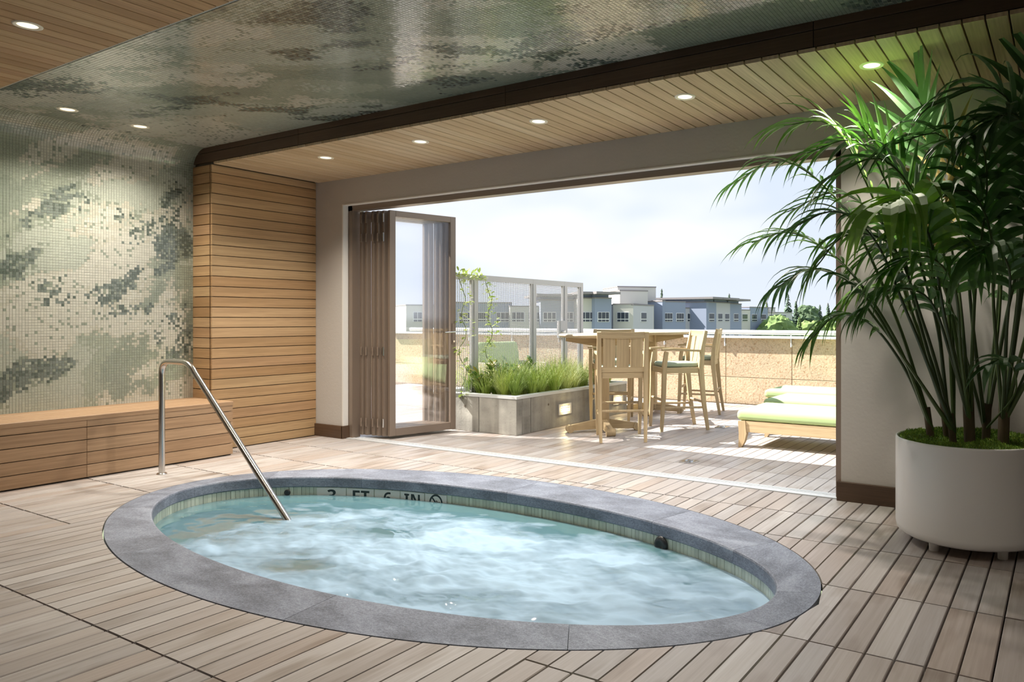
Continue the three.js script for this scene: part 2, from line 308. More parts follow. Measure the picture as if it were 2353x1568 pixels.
// ---------------------------------------------------------------- mosaic wall, cove and ceiling
{
  const TW = 0.0195, TY = 0.0216, TX = 0.0205, R = 0.2;
  const wall = struct('wall_left', 'sage green glass mosaic wall with leafy pixel pattern'), ceil = struct('ceiling', 'sage green glass mosaic ceiling with leafy pixel pattern');
  const groutW = M({ color: lin(0.50, 0.51, 0.46), roughness: 0.9 });
  mesh('grout_bed', join([box(-7.2, XM, -0.09, YC - R, -2.6, DF + 0.02)]), groutW, wall);
  { // cove
    const sh = new THREE.Shape(); sh.moveTo(-7.2, YC - R); sh.lineTo(XM, YC - R); for (let i = 0; i <= 16; i++) { const t = Math.PI - i / 16 * Math.PI / 2; sh.lineTo(XM + R + R * Math.cos(t), YC - R + R * Math.sin(t)); } sh.lineTo(XM + R, YC + 0.03); sh.lineTo(-7.2, YC + 0.03); sh.closePath();
    const g = new THREE.ExtrudeGeometry(sh, { depth: DF + 0.02 - 2.07, bevelEnabled: false, curveSegments: 4 }); g.translate(0, 0, -(DF + 0.02)); mesh('cove_bed', g, groutW, wall);
    const h = new THREE.ExtrudeGeometry(sh, { depth: 2.07 + 2.6, bevelEnabled: false, curveSegments: 4 }); h.translate(0, 0, -2.07); mesh('cove_bed', h, groutW, wall);
  }
  mesh('grout_bed', box(XM + R, 2.6, YC, YC + 0.03, 2.07, DF + 0.02), groutW, ceil);
  const pal = { dark: [0.10, 0.125, 0.105], slate: [0.175, 0.205, 0.18], mid: [0.265, 0.30, 0.24], sage: [0.335, 0.37, 0.295], pale: [0.43, 0.46, 0.39], beige: [0.50, 0.49, 0.405], cream: [0.56, 0.555, 0.48] };
  const G = (x, y, cx, cy, rx, ry) => Math.exp(-(((x - cx) / rx) ** 2) - ((y - cy) / ry) ** 2);
  // p, q: metres along two directions of the surface
  function colourAt(p, q, i, j, s, light = 0, dark = 0) {
    const u = p * 0.83 + q * 0.56, v = -p * 0.56 + q * 0.83, h1 = hash(i, j, s), h2 = hash(i, j, s + 50);
    const a = fbm(u * 1.7 + 3, v * 3.2 + 7, 4, 0, 0, s + 1) + light + (h1 - 0.5) * 0.06, b = fbm(u * 2.0 + 20, v * 3.9 + 5, 4, 0, 0, s + 2) + dark + (h2 - 0.5) * 0.11, m = fbm(u * 1.2 + 40, v * 1.7, 3, 0, 0, s + 3) + (h1 - 0.5) * 0.05;
    if (b > 0.665) return h1 > 0.62 ? 'dark' : h1 > 0.16 ? 'slate' : 'mid';
    if (a > 0.595) return h2 > 0.93 ? 'mid' : a > 0.64 ? 'cream' : 'beige';
    if (b > 0.62) return h2 > 0.45 ? 'mid' : 'slate';
    return m > 0.57 ? 'pale' : m > 0.45 ? 'sage' : 'mid';
  }
  const tiles = { wall: [], ceil: [] }, LAMPS = [[-6.393, 2.536], [-6.448, 3.052]];
  const q = new THREE.Quaternion(), e = new THREE.Euler();
  function add(set, key, pos, quat, w, h, i, j) {
    const k = 0.94 + 0.12 * hash(i, j, 99), c = pal[key];
    e.set((hash(i, j, 7) - 0.5) * 0.035, (hash(i, j, 8) - 0.5) * 0.035, 0); q.setFromEuler(e);
    set.push({ m: new THREE.Matrix4().compose(pos, quat.clone().multiply(q), new THREE.Vector3(w, h, 1)), c: [c[0] * k, c[1] * k, c[2] * k], key, z: pos.clone().sub(camera.position).dot(new THREE.Vector3(-Math.sin(YAW), 0, -Math.cos(YAW))), pos });
  }
  const gw = 0.0022;
  // wall: local z -> +x
  const qWall = new THREE.Quaternion().setFromAxisAngle(new THREE.Vector3(0, 1, 0), Math.PI / 2);
  const cols = Math.floor((DF - 1.95) / TW);
  for (let i = 0; i < cols; i++) {
    const d = DF - (i + 0.5) * TW;
    for (let j = 0; j < 98; j++) {
      const y = YC - R - (j + 0.5) * TY; if (y < 0.46) break;
      const light = 0.15 * G(d, y, 2.98, 2.02, 0.22, 0.24) + 0.10 * G(d, y, 3.2, 0.9, 0.35, 0.45) + 0.09 * G(d, y, 2.62, 1.12, 0.22, 0.15) + 0.08 * G(d, y, 3.0, 1.5, 0.3, 0.12) - 0.1 * G(d, y, 2.45, 0.7, 0.3, 0.3);
      const dark = 0.17 * G(d, y, 2.52, 1.5, 0.22, 0.17) + 0.15 * G(d, y, 3.48, 2.02, 0.18, 0.2) + 0.13 * G(d, y, 3.68, 1.65, 0.07, 0.3) + 0.13 * G(d, y, 2.34, 2.25, 0.05, 0.3) + 0.10 * G(d, y, 3.12, 1.2, 0.2, 0.12) + 0.12 * G(d, y, 2.6, 0.56, 0.04, 0.09) - 0.08 * G(d, y, 2.8, 2.4, 0.5, 0.2);
      add(tiles.wall, colourAt(d, y, i, j, 200, light, dark), new THREE.Vector3(XM + 0.0005, y, -d), qWall, TW - gw, TY - gw, i, j + 1000);
    }
    const arc = R * Math.PI / 2, n = 15;
    for (let j = 0; j < n; j++) {
      const t = (j + 0.5) / n * Math.PI / 2, nx = Math.cos(t), ny = -Math.sin(t);
      const pos = new THREE.Vector3(XM + R - R * Math.cos(t) + nx * 0.0005, YC - R + R * Math.sin(t) + ny * 0.0005, -d);
      const quat = new THREE.Quaternion().setFromRotationMatrix(new THREE.Matrix4().makeBasis(new THREE.Vector3(0, 0, -1), new THREE.Vector3(Math.sin(t), Math.cos(t), 0), new THREE.Vector3(nx, ny, 0)));
      if (d > 2.07) add(tiles.wall, colourAt(d, YC - R + (j + 0.5) / n * arc, i, j, 200, 0, -0.06), pos, quat, TW - gw, arc / n - gw, i, j + 2000);
    }
  }
  const qCeil = new THREE.Quaternion().setFromAxisAngle(new THREE.Vector3(1, 0, 0), Math.PI / 2), nd = Math.floor((DF - 2.07) / TW);
  for (let i = 0; ; i++) {
    const x = XM + R + (i + 0.5) * TX; if (x > 1.2) break;
    for (let j = 0; j < nd; j++) { const d = DF - (j + 0.5) * TW; const a = -Math.sin(YAW) * x + Math.cos(YAW) * d; if (1480 + 1673 * (Math.cos(YAW) * x + Math.sin(YAW) * d) / a > 2500) continue; add(tiles.ceil, colourAt(x * 0.75, d * 1.1, i, j, 300, 0.015, 0), new THREE.Vector3(x, YC - 0.0005, -d), qCeil, TX - gw, TW - gw, i, j + 4000); }
  }
  const tg = new THREE.BoxGeometry(1, 1, 0.004); tg.translate(0, 0, 0.001);
  const glass = PM({ color: 0xffffff, roughness: 0.16, clearcoat: 0.4, clearcoatRoughness: 0.08 });
  const single = Object.fromEntries(Object.entries(pal).map(([k, c]) => [k, PM({ color: lin(...c), roughness: 0.16, clearcoat: 0.4, clearcoatRoughness: 0.08 })]));
  for (const [set, parent] of [[tiles.wall, wall], [tiles.ceil, ceil]]) {
    // drop tiles under the lamps
    const vis = set.filter((t) => { const a = t.z, l = Math.cos(YAW) * t.pos.x - Math.sin(YAW) * t.pos.z, px = 1480 + 1673 * l / a, py = 734.5 - 1673 * (t.pos.y - EYE) / a; t.on = px > 5 && px < 2340 && py > 5; return !LAMPS.some(([lx, ld]) => Math.hypot(t.pos.x - lx, -t.pos.z - ld) < 0.072); }).sort((a, b) => (b.on - a.on) || (a.z - b.z));
    vis.slice(0, 300).forEach((t) => { const m = mesh('tile', tg, single[t.key], parent); m.applyMatrix4(t.m); });
    const rest = vis.slice(300), im = new THREE.InstancedMesh(tg, glass, rest.length);
    rest.forEach((t, i) => { im.setMatrixAt(i, t.m); im.setColorAt(i, lin(...t.c)); }); im.name = 'mosaic_tiles'; im.userData.kind = 'stuff'; im.castShadow = im.receiveShadow = true; parent.add(im);
  }
}

// ---------------------------------------------------------------- recessed downlights
{
  const ring = new THREE.LatheGeometry([[0.044, 0.002], [0.046, -0.003], [0.058, -0.006], [0.064, -0.004], [0.066, 0.001]].map(([x, y]) => new THREE.Vector2(x, y)), 36);
  const lens = new THREE.LatheGeometry([[0.0001, -0.0035], [0.03, -0.003], [0.046, -0.001], [0.046, 0.003], [0.0001, 0.003]].map(([x, y]) => new THREE.Vector2(x, y)), 36);
  const trimMat = M({ color: lin(0.85, 0.80, 0.68), roughness: 0.4 });
  const list = [
    [-5.507, YS, 4.06, 'round recessed downlight in timber soffit, nearest the left timber wall', 1], [-4.369, YS, 4.066, 'round recessed downlight in timber soffit, second from the left timber wall', 1], [-3.203, YS, 4.066, 'round recessed downlight in timber soffit, middle one of the row', 1],
    [-2.055, YS, 4.074, 'round recessed downlight in timber soffit, fourth from the left timber wall', 1], [-0.914, YS, 4.083, 'round recessed downlight in timber soffit above the palm', 1],
    [-4.736, YC - 0.004, 1.701, 'round recessed downlight in golden timber slat ceiling', 1], [-6.393, YC, 2.536, 'round recessed downlight in mosaic ceiling, nearer the timber slat ceiling', 1], [-6.448, YC, 3.052, 'round recessed downlight in mosaic ceiling, nearer the dark fascia', 1],
    [-2.9, YC - 0.004, 1.70, 'added unseen downlight above the frame over the middle of the whirlpool', 0], [-1.1, YC - 0.004, 1.70, 'added unseen downlight above the frame over the right end of the whirlpool', 0], [0.7, YC - 0.004, 1.70, 'added unseen downlight outside the frame right of the palm', 0],  // unseen lamps, added to light the foreground
  ];
  for (const [x, y, d, label, seen] of list) {
    const t = thing('downlight', label, 'light', [x, y, d], 0, seen ? 'recessed downlights' : 'added fill downlights outside the view');
    mesh('trim_ring', ring, trimMat, t); mesh('lamp_lens', lens, lampGlow, t);
    const s = new THREE.SpotLight(new THREE.Color(1, 0.92, 0.79), x < -6 ? 8.5 : d > 3.9 ? 16 : 4.5, 0, 1.12, 0.9, 2); s.position.set(x, y - 0.012, -d); s.target.position.set(x, 0, -d); s.castShadow = true; s.shadow.radius = 2; scene.add(s, s.target);
  }
}

// ---------------------------------------------------------------- timber bench below the mosaic
{
  const b = thing('bench', 'long built-in timber bench below the mosaic wall', 'bench', [XM + 0.32, 0, 1.4]);
  const put = (m) => { m.position.x -= XM + 0.32; m.position.z -= -1.4; };
  const basis = new THREE.Matrix4().makeBasis(new THREE.Vector3(0, 0, 1), new THREE.Vector3(1, 0, 0), new THREE.Vector3(0, 1, 0));
  put(mesh('frame', box(XM + 0.004, -6.325, 0.002, 0.435, -1, DF - 0.006), darkVoid, b));
  const edges = [0.008, 0.104, 0.197, 0.2905, 0.384, 0.442], joint = 2.62;
  for (let i = 0; i + 1 < edges.length; i++) for (const [d0, d1] of [[-1, joint], [joint + 0.003, DF - 0.004]]) {
    const m = mesh('front_board', plank(d1 - d0, edges[i + 1] - edges[i] - 0.0055, 0.02, 0.0015, 2), benchWood[Math.floor(rnd() * 3)], b);
    m.quaternion.setFromRotationMatrix(basis); m.position.set(-6.30, (edges[i] + edges[i + 1]) / 2, -(d0 + d1) / 2); put(m);
  }
  const n = 6, w = (-6.292 - XM - 0.004) / n;
  for (let i = 0; i < n; i++) {
    const m = mesh('seat_board', plank(DF + 1 - 0.004, w - 0.006, 0.033, 0.004, 2), benchWood[Math.floor(rnd() * 3)], b);
    m.rotation.y = Math.PI / 2; m.position.set(XM + 0.004 + (i + 0.5) * w, 0.470, -(DF - 1) / 2); put(m);
  }
}

// ---------------------------------------------------------------- whirlpool
{
  const pool = thing('whirlpool', 'oval sunken whirlpool with grey stone coping and foaming water', 'whirlpool', [EL.x, 0, EL.d]);
  const off = (m) => { m.position.x -= EL.x; m.position.z += EL.d; return m; };
  const ell = (E, t, s = 0) => [E.x + (E.a + s) * Math.cos(t), E.d + (E.b + s) * Math.sin(t)];
  const cuts = [0.10, 0.62, 1.02, 1.62, 2.25, 2.72, 3.22, 3.72, 4.3, 4.95, 5.52, 6.03];
  cuts.forEach((t0, i) => {
    const t1 = (i + 1 < cuts.length ? cuts[i + 1] : cuts[0] + Math.PI * 2) - 0.0012, N = 16, pos = [], uvs = [];
    // section from outside to inside: outer bottom, outer top, inner top (rounded), inner bottom
    const sect = (t) => { const [ox, od] = ell(EL, t), [ix, id] = ell(EI, t), L = Math.hypot(ox - ix, od - id), at = (k, y) => [ox + (ix - ox) * k, y, -(od + (id - od) * k)]; return [at(0, -0.06), at(0, 0.001), at(1 - 0.012 / L, 0.003), at(1 - 0.004 / L, 0), at(1, -0.008), at(1, -0.068), at(1 - 0.006 / L, -0.074), at(1 - 0.03 / L, -0.075)]; };
    for (let k = 0; k < N; k++) {
      const A = sect(t0 + (t1 - t0) * k / N), B = sect(t0 + (t1 - t0) * (k + 1) / N);
      for (let s = 0; s + 1 < A.length; s++) { pos.push(...A[s], ...B[s], ...B[s + 1], ...A[s], ...B[s + 1], ...A[s + 1]); }
    }
    for (const t of [t0, t1]) { const A = sect(t); for (let s = 1; s + 1 < A.length; s++) t === t0 ? pos.push(...A[0], ...A[s], ...A[s + 1]) : pos.push(...A[0], ...A[s + 1], ...A[s]); }
    let g = new THREE.BufferGeometry(); g.setAttribute('position', new THREE.Float32BufferAttribute(pos, 3)); g.computeVertexNormals(); g = metreUV(g, rr(0, 1), rr(0, 1));
    off(mesh('coping_stone', g, stone[i % 3], pool));
  });
  // basin with an entry step
  const shellMat = M({ color: lin(0.60, 0.66, 0.60), roughness: 0.4 });
  const loft = (rings, mat, name) => {
    const N = 96, pos = []; for (let r = 0; r + 1 < rings.length; r++) for (let k = 0; k < N; k++) { const t = k / N * 2 * Math.PI, u = (k + 1) / N * 2 * Math.PI, f = ([s, y], a) => { const [x, d] = s <= -0.9 ? [EI.x, EI.d] : ell(EI, a, s); return [x, y, -d]; }; const a = f(rings[r], t), b = f(rings[r], u), c = f(rings[r + 1], u), e = f(rings[r + 1], t); pos.push(...a, ...b, ...c, ...a, ...c, ...e); }
    const g = new THREE.BufferGeometry(); g.setAttribute('position', new THREE.Float32BufferAttribute(pos, 3)); g.computeVertexNormals(); return off(mesh(name, metreUV(g), mat, pool));
  };
  loft([[0.03, -0.07], [0.022, -0.07], [0.022, -0.50], [-0.34, -0.51], [-0.36, -1.0], [-0.9, -1.0]], shellMat, 'basin');
  { // entry step at the left end
    const sh = new THREE.Shape(); const N = 20; for (let k = 0; k <= N; k++) { const t = Math.PI - 0.95 + 1.9 * k / N, [x, d] = ell(EI, t, 0.03); k ? sh.lineTo(x, d) : sh.moveTo(x, d); } sh.closePath();
    const g = new THREE.ExtrudeGeometry(sh, { depth: 0.3, bevelEnabled: false }); g.rotateX(-Math.PI / 2); g.translate(0, -0.55, 0); off(mesh('entry_step', metreUV(g), shellMat, pool));
  }
  // waterline tiles: narrow upright tiles below the coping
  const n = 330, tg = new THREE.BoxGeometry(1, 1, 1), tm = PM({ color: lin(0.55, 0.60, 0.50), roughness: 0.2, clearcoat: 0.5 }), im = new THREE.InstancedMesh(tg, tm, n), mm = new THREE.Matrix4();
  let len = 0; const arc = []; for (let k = 0; k <= 4000; k++) { const t = k / 4000 * 2 * Math.PI, [x, d] = ell(EI, t), [x2, d2] = ell(EI, t + 2 * Math.PI / 4000); arc.push(len); len += Math.hypot(x2 - x, d2 - d); }
  for (let k = 0, c = 0; k < n; k++) { while (arc[c] < (k + 0.5) / n * len) c++; const t = c / 4000 * 2 * Math.PI, [x, d] = ell(EI, t, 0.016), nx = Math.cos(t) / EI.a, nd = Math.sin(t) / EI.b; mm.compose(new THREE.Vector3(x - EL.x, -0.132, -d + EL.d), new THREE.Quaternion().setFromAxisAngle(new THREE.Vector3(0, 1, 0), Math.atan2(nx, -nd)), new THREE.Vector3(len / n - 0.002, 0.112, 0.012)); im.setMatrixAt(k, mm); im.setColorAt(k, new THREE.Color().setScalar(0.85 + 0.3 * hash(k, 1, 1))); }
  im.name = 'waterline_tiles'; im.userData.kind = 'stuff'; im.castShadow = im.receiveShadow = true; pool.add(im);
  // depth marker tiles on the far side
  const draw = (txt) => {
    const c = document.createElement('canvas'); c.width = 256; c.height = 192; const g = c.getContext('2d'); g.fillStyle = '#d9d9d6'; g.fillRect(0, 0, 256, 192); g.fillStyle = g.strokeStyle = '#070707'; g.textAlign = 'center'; g.textBaseline = 'middle';
    if (txt === 'sign') { g.translate(0, -18); g.lineWidth = 17; g.beginPath(); g.arc(128, 96, 70, 0, Math.PI * 2); g.stroke(); g.lineWidth = 15; g.beginPath(); g.moveTo(78, 44); g.lineTo(178, 148); g.stroke(); g.lineWidth = 10; g.beginPath(); g.moveTo(100, 128); g.lineTo(150, 96); g.lineTo(172, 86); g.stroke(); g.beginPath(); g.moveTo(150, 96); g.lineTo(132, 74); g.stroke(); g.beginPath(); g.arc(96, 136, 11, 0, 7); g.fill(); }
    else { g.font = 'bold 160px sans-serif'; g.fillText(txt, 128, 76); }
    const t = new THREE.CanvasTexture(c); t.colorSpace = THREE.SRGBColorSpace; return t;
  };
  const xs = [-4.868, -4.655, -4.44, -4.228, -4.022, -3.83];
  ['3', 'FT', '6', 'IN', 'sign'].forEach((txt, i) => {
    const xm = (xs[i] + xs[i + 1]) / 2, N = 6, g = new THREE.PlaneGeometry(1, 1, N, 1), p = g.attributes.position;
    for (let k = 0; k < p.count; k++) { const x = xs[i] + 0.003 + (xs[i + 1] - xs[i] - 0.006) * (p.getX(k) + 0.5), t = Math.acos((x - EI.x) / (EI.a + 0.006)), d = EI.d + (EI.b + 0.006) * Math.sin(t); p.setXYZ(k, x - EL.x, p.getY(k) > 0 ? -0.079 : -0.232, -d + EL.d); }
    g.computeVertexNormals();
    const body = mesh('depth_marker', g, PM({ map: draw(txt), roughness: 0.25, clearcoat: 0.4 }), pool); body.userData.label = txt === 'sign' ? 'white tile with black no diving symbol' : `white tile with black lettering ${txt}`;
  });
  // jets and fittings
  const jetG = new THREE.LatheGeometry([[0.0001, 0.012], [0.02, 0.012], [0.024, 0.02], [0.042, 0.018], [0.05, 0.006], [0.05, 0]].map(([x, y]) => new THREE.Vector2(x, y)), 24), jetM = M({ color: lin(0.03, 0.032, 0.035), roughness: 0.35 });
  for (const [t, y] of [[2.62, -0.115], [0.98, -0.118], [1.22, -0.30], [0.72, -0.3], [0.46, -0.28], [0.2, -0.26], [1.9, -0.3], [2.75, -0.3]]) {
    const [x, d] = ell(EI, t, 0.004), j = mesh('jet', jetG, jetM, pool); j.position.set(x - EL.x, y, -d + EL.d); if (t > 2.5) j.scale.setScalar(0.45); j.quaternion.setFromUnitVectors(new THREE.Vector3(0, 1, 0), new THREE.Vector3(-Math.cos(t) / EI.a, 0, Math.sin(t) / EI.b).normalize());
  }
  // water body and foam
  const foamAmt = (x, d) => {
    const ex = (x - EI.x) / EI.a, ed = (d - EI.d) / EI.b;
    const sx = x * 0.94 + d * 0.34, sd = -x * 0.34 + d * 0.94;
    const wob = fbm(x * 1.6, d * 1.6, 3, 0, 0, 4) - 0.5;
    const streak = fbm(sx * 1.3 + wob * 1.6, sd * 5.0 + wob * 2.2, 5, 0, 0, 9), swirl = fbm(x * 2.4 + wob * 3, d * 3.6 - wob * 3, 4, 0, 0, 14), fine = fbm(x * 11 + wob * 4, d * 17, 3, 0, 0, 19);
    let f = 0.62 + (streak - 0.5) * 1.7 + (swirl - 0.5) * 1.5 + (fine - 0.5) * 0.55;
    f += 0.30 * (ex + 0.25) - Math.max(0, -ex - 0.42) * 2.2;                       // left end is calmer
    const cal = Math.max(0, ed - 0.52 + 0.1 * wob) * 2.6; f -= cal;               // calm along the far wall
    return Math.max(0, Math.min(1, f));
  };
  const surf = (s, yo, amp) => {
    const R = 90, N = 220, pos = [], uv = [], idx = [];
    for (let r = 0; r <= R; r++) for (let k = 0; k <= N; k++) { const t = k / N * 2 * Math.PI, q = r / R, x = EI.x + (EI.a + s) * q * Math.cos(t), d = EI.d + (EI.b + s) * q * Math.sin(t), f = foamAmt(x, d); const h = amp * ((fbm(x * 7, d * 9, 3, 0, 0, 71) - 0.5) * 0.9 * (0.25 + f) + (fbm(x * 22, d * 28, 2, 0, 0, 75) - 0.5) * 0.28 * f) * Math.min(1, (1 - q) * 12 + 0.1); pos.push(x - EL.x, yo + h, -d + EL.d); uv.push((x - EI.x) / (2 * EI.a) + 0.5, (d - EI.d) / (2 * EI.b) + 0.5); }
    for (let r = 0; r < R; r++) for (let k = 0; k < N; k++) { const a = r * (N + 1) + k; idx.push(a, a + 1, a + N + 2, a, a + N + 2, a + N + 1); }
    const g = new THREE.BufferGeometry(); g.setAttribute('position', new THREE.Float32BufferAttribute(pos, 3)); g.setAttribute('uv', new THREE.Float32BufferAttribute(uv, 2)); g.setIndex(idx); g.computeVertexNormals(); return g;
  };
  const WL = -0.135;
  const top = surf(0.03, WL, 0.05);
  { // close the water body below
    const p = top.attributes.position, N = 220, R = 90, ix = [...top.index.array], pos = [...p.array], uv = [...top.attributes.uv.array], base = p.count;
    for (let k = 0; k <= N; k++) { const a = R * (N + 1) + k; pos.push(p.getX(a), -1.05, p.getZ(a)); uv.push(0, 0); }
    pos.push(EI.x - EL.x, -1.05, -EI.d + EL.d); uv.push(0, 0); const cen = base + N + 1;
    for (let k = 0; k < N; k++) { const a = R * (N + 1) + k; ix.push(a, a + 1, base + k + 1, a, base + k + 1, base + k, base + k, base + k + 1, cen); }
    const g = new THREE.BufferGeometry(); g.setAttribute('position', new THREE.Float32BufferAttribute(pos, 3)); g.setAttribute('uv', new THREE.Float32BufferAttribute(uv, 2)); g.setIndex(ix); g.computeVertexNormals();
    const w = mesh('pool_water', g, PM({ color: lin(0.115, 0.265, 0.31), transmission: 0.35, thickness: 1, roughness: 0.05, ior: 1.33, attenuationColor: lin(0.34, 0.68, 0.76), attenuationDistance: 0.9 }), scene); w.position.set(EL.x, 0, -EL.d);
    tag(w, 'clear teal water in the oval whirlpool', 'water', null, 'stuff');
  }
  const foamTex = tex(1024, 1024, (u, v) => { const x = EI.x + (u - 0.5) * 2 * EI.a, d = EI.d + (v - 0.5) * 2 * EI.b, f = foamAmt(x, d); return 0.05 + 0.92 * Math.pow(f, 0.85); }, false, 1, 1);
  foamTex.wrapS = foamTex.wrapT = THREE.ClampToEdgeWrapping;
  const foam = mesh('pool_foam', surf(0.012, WL + 0.004, 0.05), PM({ color: lin(0.42, 0.585, 0.76), alphaMap: foamTex, transparent: true, roughness: 0.85, specularIntensity: 0.4, side: THREE.DoubleSide }), scene); foam.position.set(EL.x, 0, -EL.d);
  tag(foam, 'white foam streaks churning on the whirlpool water', 'foam', null, 'stuff');
}

// stainless handrail
{
  const h = thing('handrail', 'bent stainless steel handrail leading into the whirlpool', 'handrail', [-5.99, 0, 2.985]);
  const path = new THREE.CurvePath(), v = (x, y) => new THREE.Vector3(x + 5.99, y, 0);
  path.add(new THREE.LineCurve3(v(-5.99, -0.02), v(-5.99, 0.77))); path.add(new THREE.QuadraticBezierCurve3(v(-5.99, 0.77), v(-5.985, 0.866), v(-5.88, 0.866))); path.add(new THREE.LineCurve3(v(-5.88, 0.866), v(-5.70, 0.866))); path.add(new THREE.QuadraticBezierCurve3(v(-5.70, 0.866), v(-5.60, 0.866), v(-5.535, 0.79))); path.add(new THREE.LineCurve3(v(-5.535, 0.79), v(-4.42, -0.155))); path.add(new THREE.LineCurve3(v(-4.42, -0.155), v(-4.19, -0.35)));
  mesh('rail', new THREE.TubeGeometry(path, 160, 0.0215, 20, false), steel, h);
  mesh('floor_flange', new THREE.LatheGeometry([[0.021, 0.012], [0.03, 0.01], [0.036, 0.002], [0.036, 0]].map(([x, y]) => new THREE.Vector2(x, y)), 28), steel, h);
}

// ---------------------------------------------------------------- folding door stack and threshold
{
  const t = struct('trim_3', 'pale aluminium threshold track across the opening');
  for (const [d0, d1, y] of [[4.797, 4.862, 0.004], [4.866, 4.885, -0.004], [4.889, 4.908, 0.001], [4.912, 4.932, 0.003]]) mesh('track_strip', box(OX0, OX1 - 0.024, -0.05, y, d0, d1), alu, t);
  const f = struct('window_1', 'dark bronze frame around the terrace opening');
  mesh('jamb', box(OX0 + 0.002, OX0 + 0.06, 0.004, HEAD, 4.835, 4.93), bronzeDark, f); mesh('jamb', box(OX1 - 0.05, OX1, 0.004, HEAD, 4.835, 4.93), bronzeDark, f); mesh('head_rail', box(OX0, OX1, HEAD - 0.055, HEAD - 0.004, 4.835, 4.93), bronzeDark, f);
  const door = struct('door_1', 'bronze framed glass folding doors stacked open at the left jamb');
  const dir = new THREE.Vector2(0.262, 0.965), L = 0.73;
  const spots = [[-6.105, 4.90], [-6.045, 4.91], [-5.965, 4.925], [-5.905, 4.935], [-5.845, 4.95], [-5.775, 4.965]];
  spots.forEach(([x, d], i) => {
    const leaf = new THREE.Group(); leaf.name = 'door_leaf'; leaf.position.set(x, 0, -d); leaf.rotation.y = Math.atan2(dir.y, dir.x) ; door.add(leaf);   // local x runs along the leaf
    const last = i === spots.length - 1, th = 0.045, mat = last ? bronze : bronzeDark, y0 = 0.03, y1 = HEAD - 0.06, s = last ? 0.062 : 0.05;
    const bx = (a, b, c, e, zt = th) => { const g = new RoundedBoxGeometry(b - a, e - c, zt, 1, 0.003); g.translate((a + b) / 2, (c + e) / 2, 0); return g; };
    mesh('stile', bx(0, s, y0, y1), mat, leaf); mesh('stile', bx(L - s, L, y0, y1), mat, leaf); mesh('rail', bx(s, L - s, y0, y0 + 0.075), mat, leaf); mesh('rail', bx(s, L - s, y1 - 0.06, y1), mat, leaf);
    mesh('pane', bx(s - 0.004, L - s + 0.004, y0 + 0.07, y1 - 0.055, 0.008), pane, leaf);
    if (i < spots.length - 1) for (const hy of [0.16, 0.87, 2.0, 2.19]) { const g = join([new THREE.CylinderGeometry(0.009, 0.009, 0.085, 10), new THREE.BoxGeometry(0.004, 0.07, 0.03).translate(0, 0, -0.015)]); g.translate(-0.006, hy, 0.026); mesh('hinge', g, i > 3 ? chrome : bronzeDark, leaf); }
    if (last) {
      const lever = new THREE.Group(); 
      mesh('handle_plate', new RoundedBoxGeometry(0.03, 0.22, 0.008, 2, 0.003).translate(L - 0.032, 1.035, 0.027), bronzeDark, leaf);
      mesh('handle', join([rod(new THREE.Vector3(L - 0.032, 1.055, 0.027), new THREE.Vector3(L - 0.032, 1.055, 0.07), 0.009), rod(new THREE.Vector3(L - 0.03, 1.055, 0.066), new THREE.Vector3(L - 0.15, 1.05, 0.07), 0.009, 0.007)]), chrome, leaf);
      mesh('lock_cylinder', rod(new THREE.Vector3(L - 0.032, 0.955, 0.027), new THREE.Vector3(L - 0.032, 0.955, 0.045), 0.011), chrome, leaf);
    }
  });
}

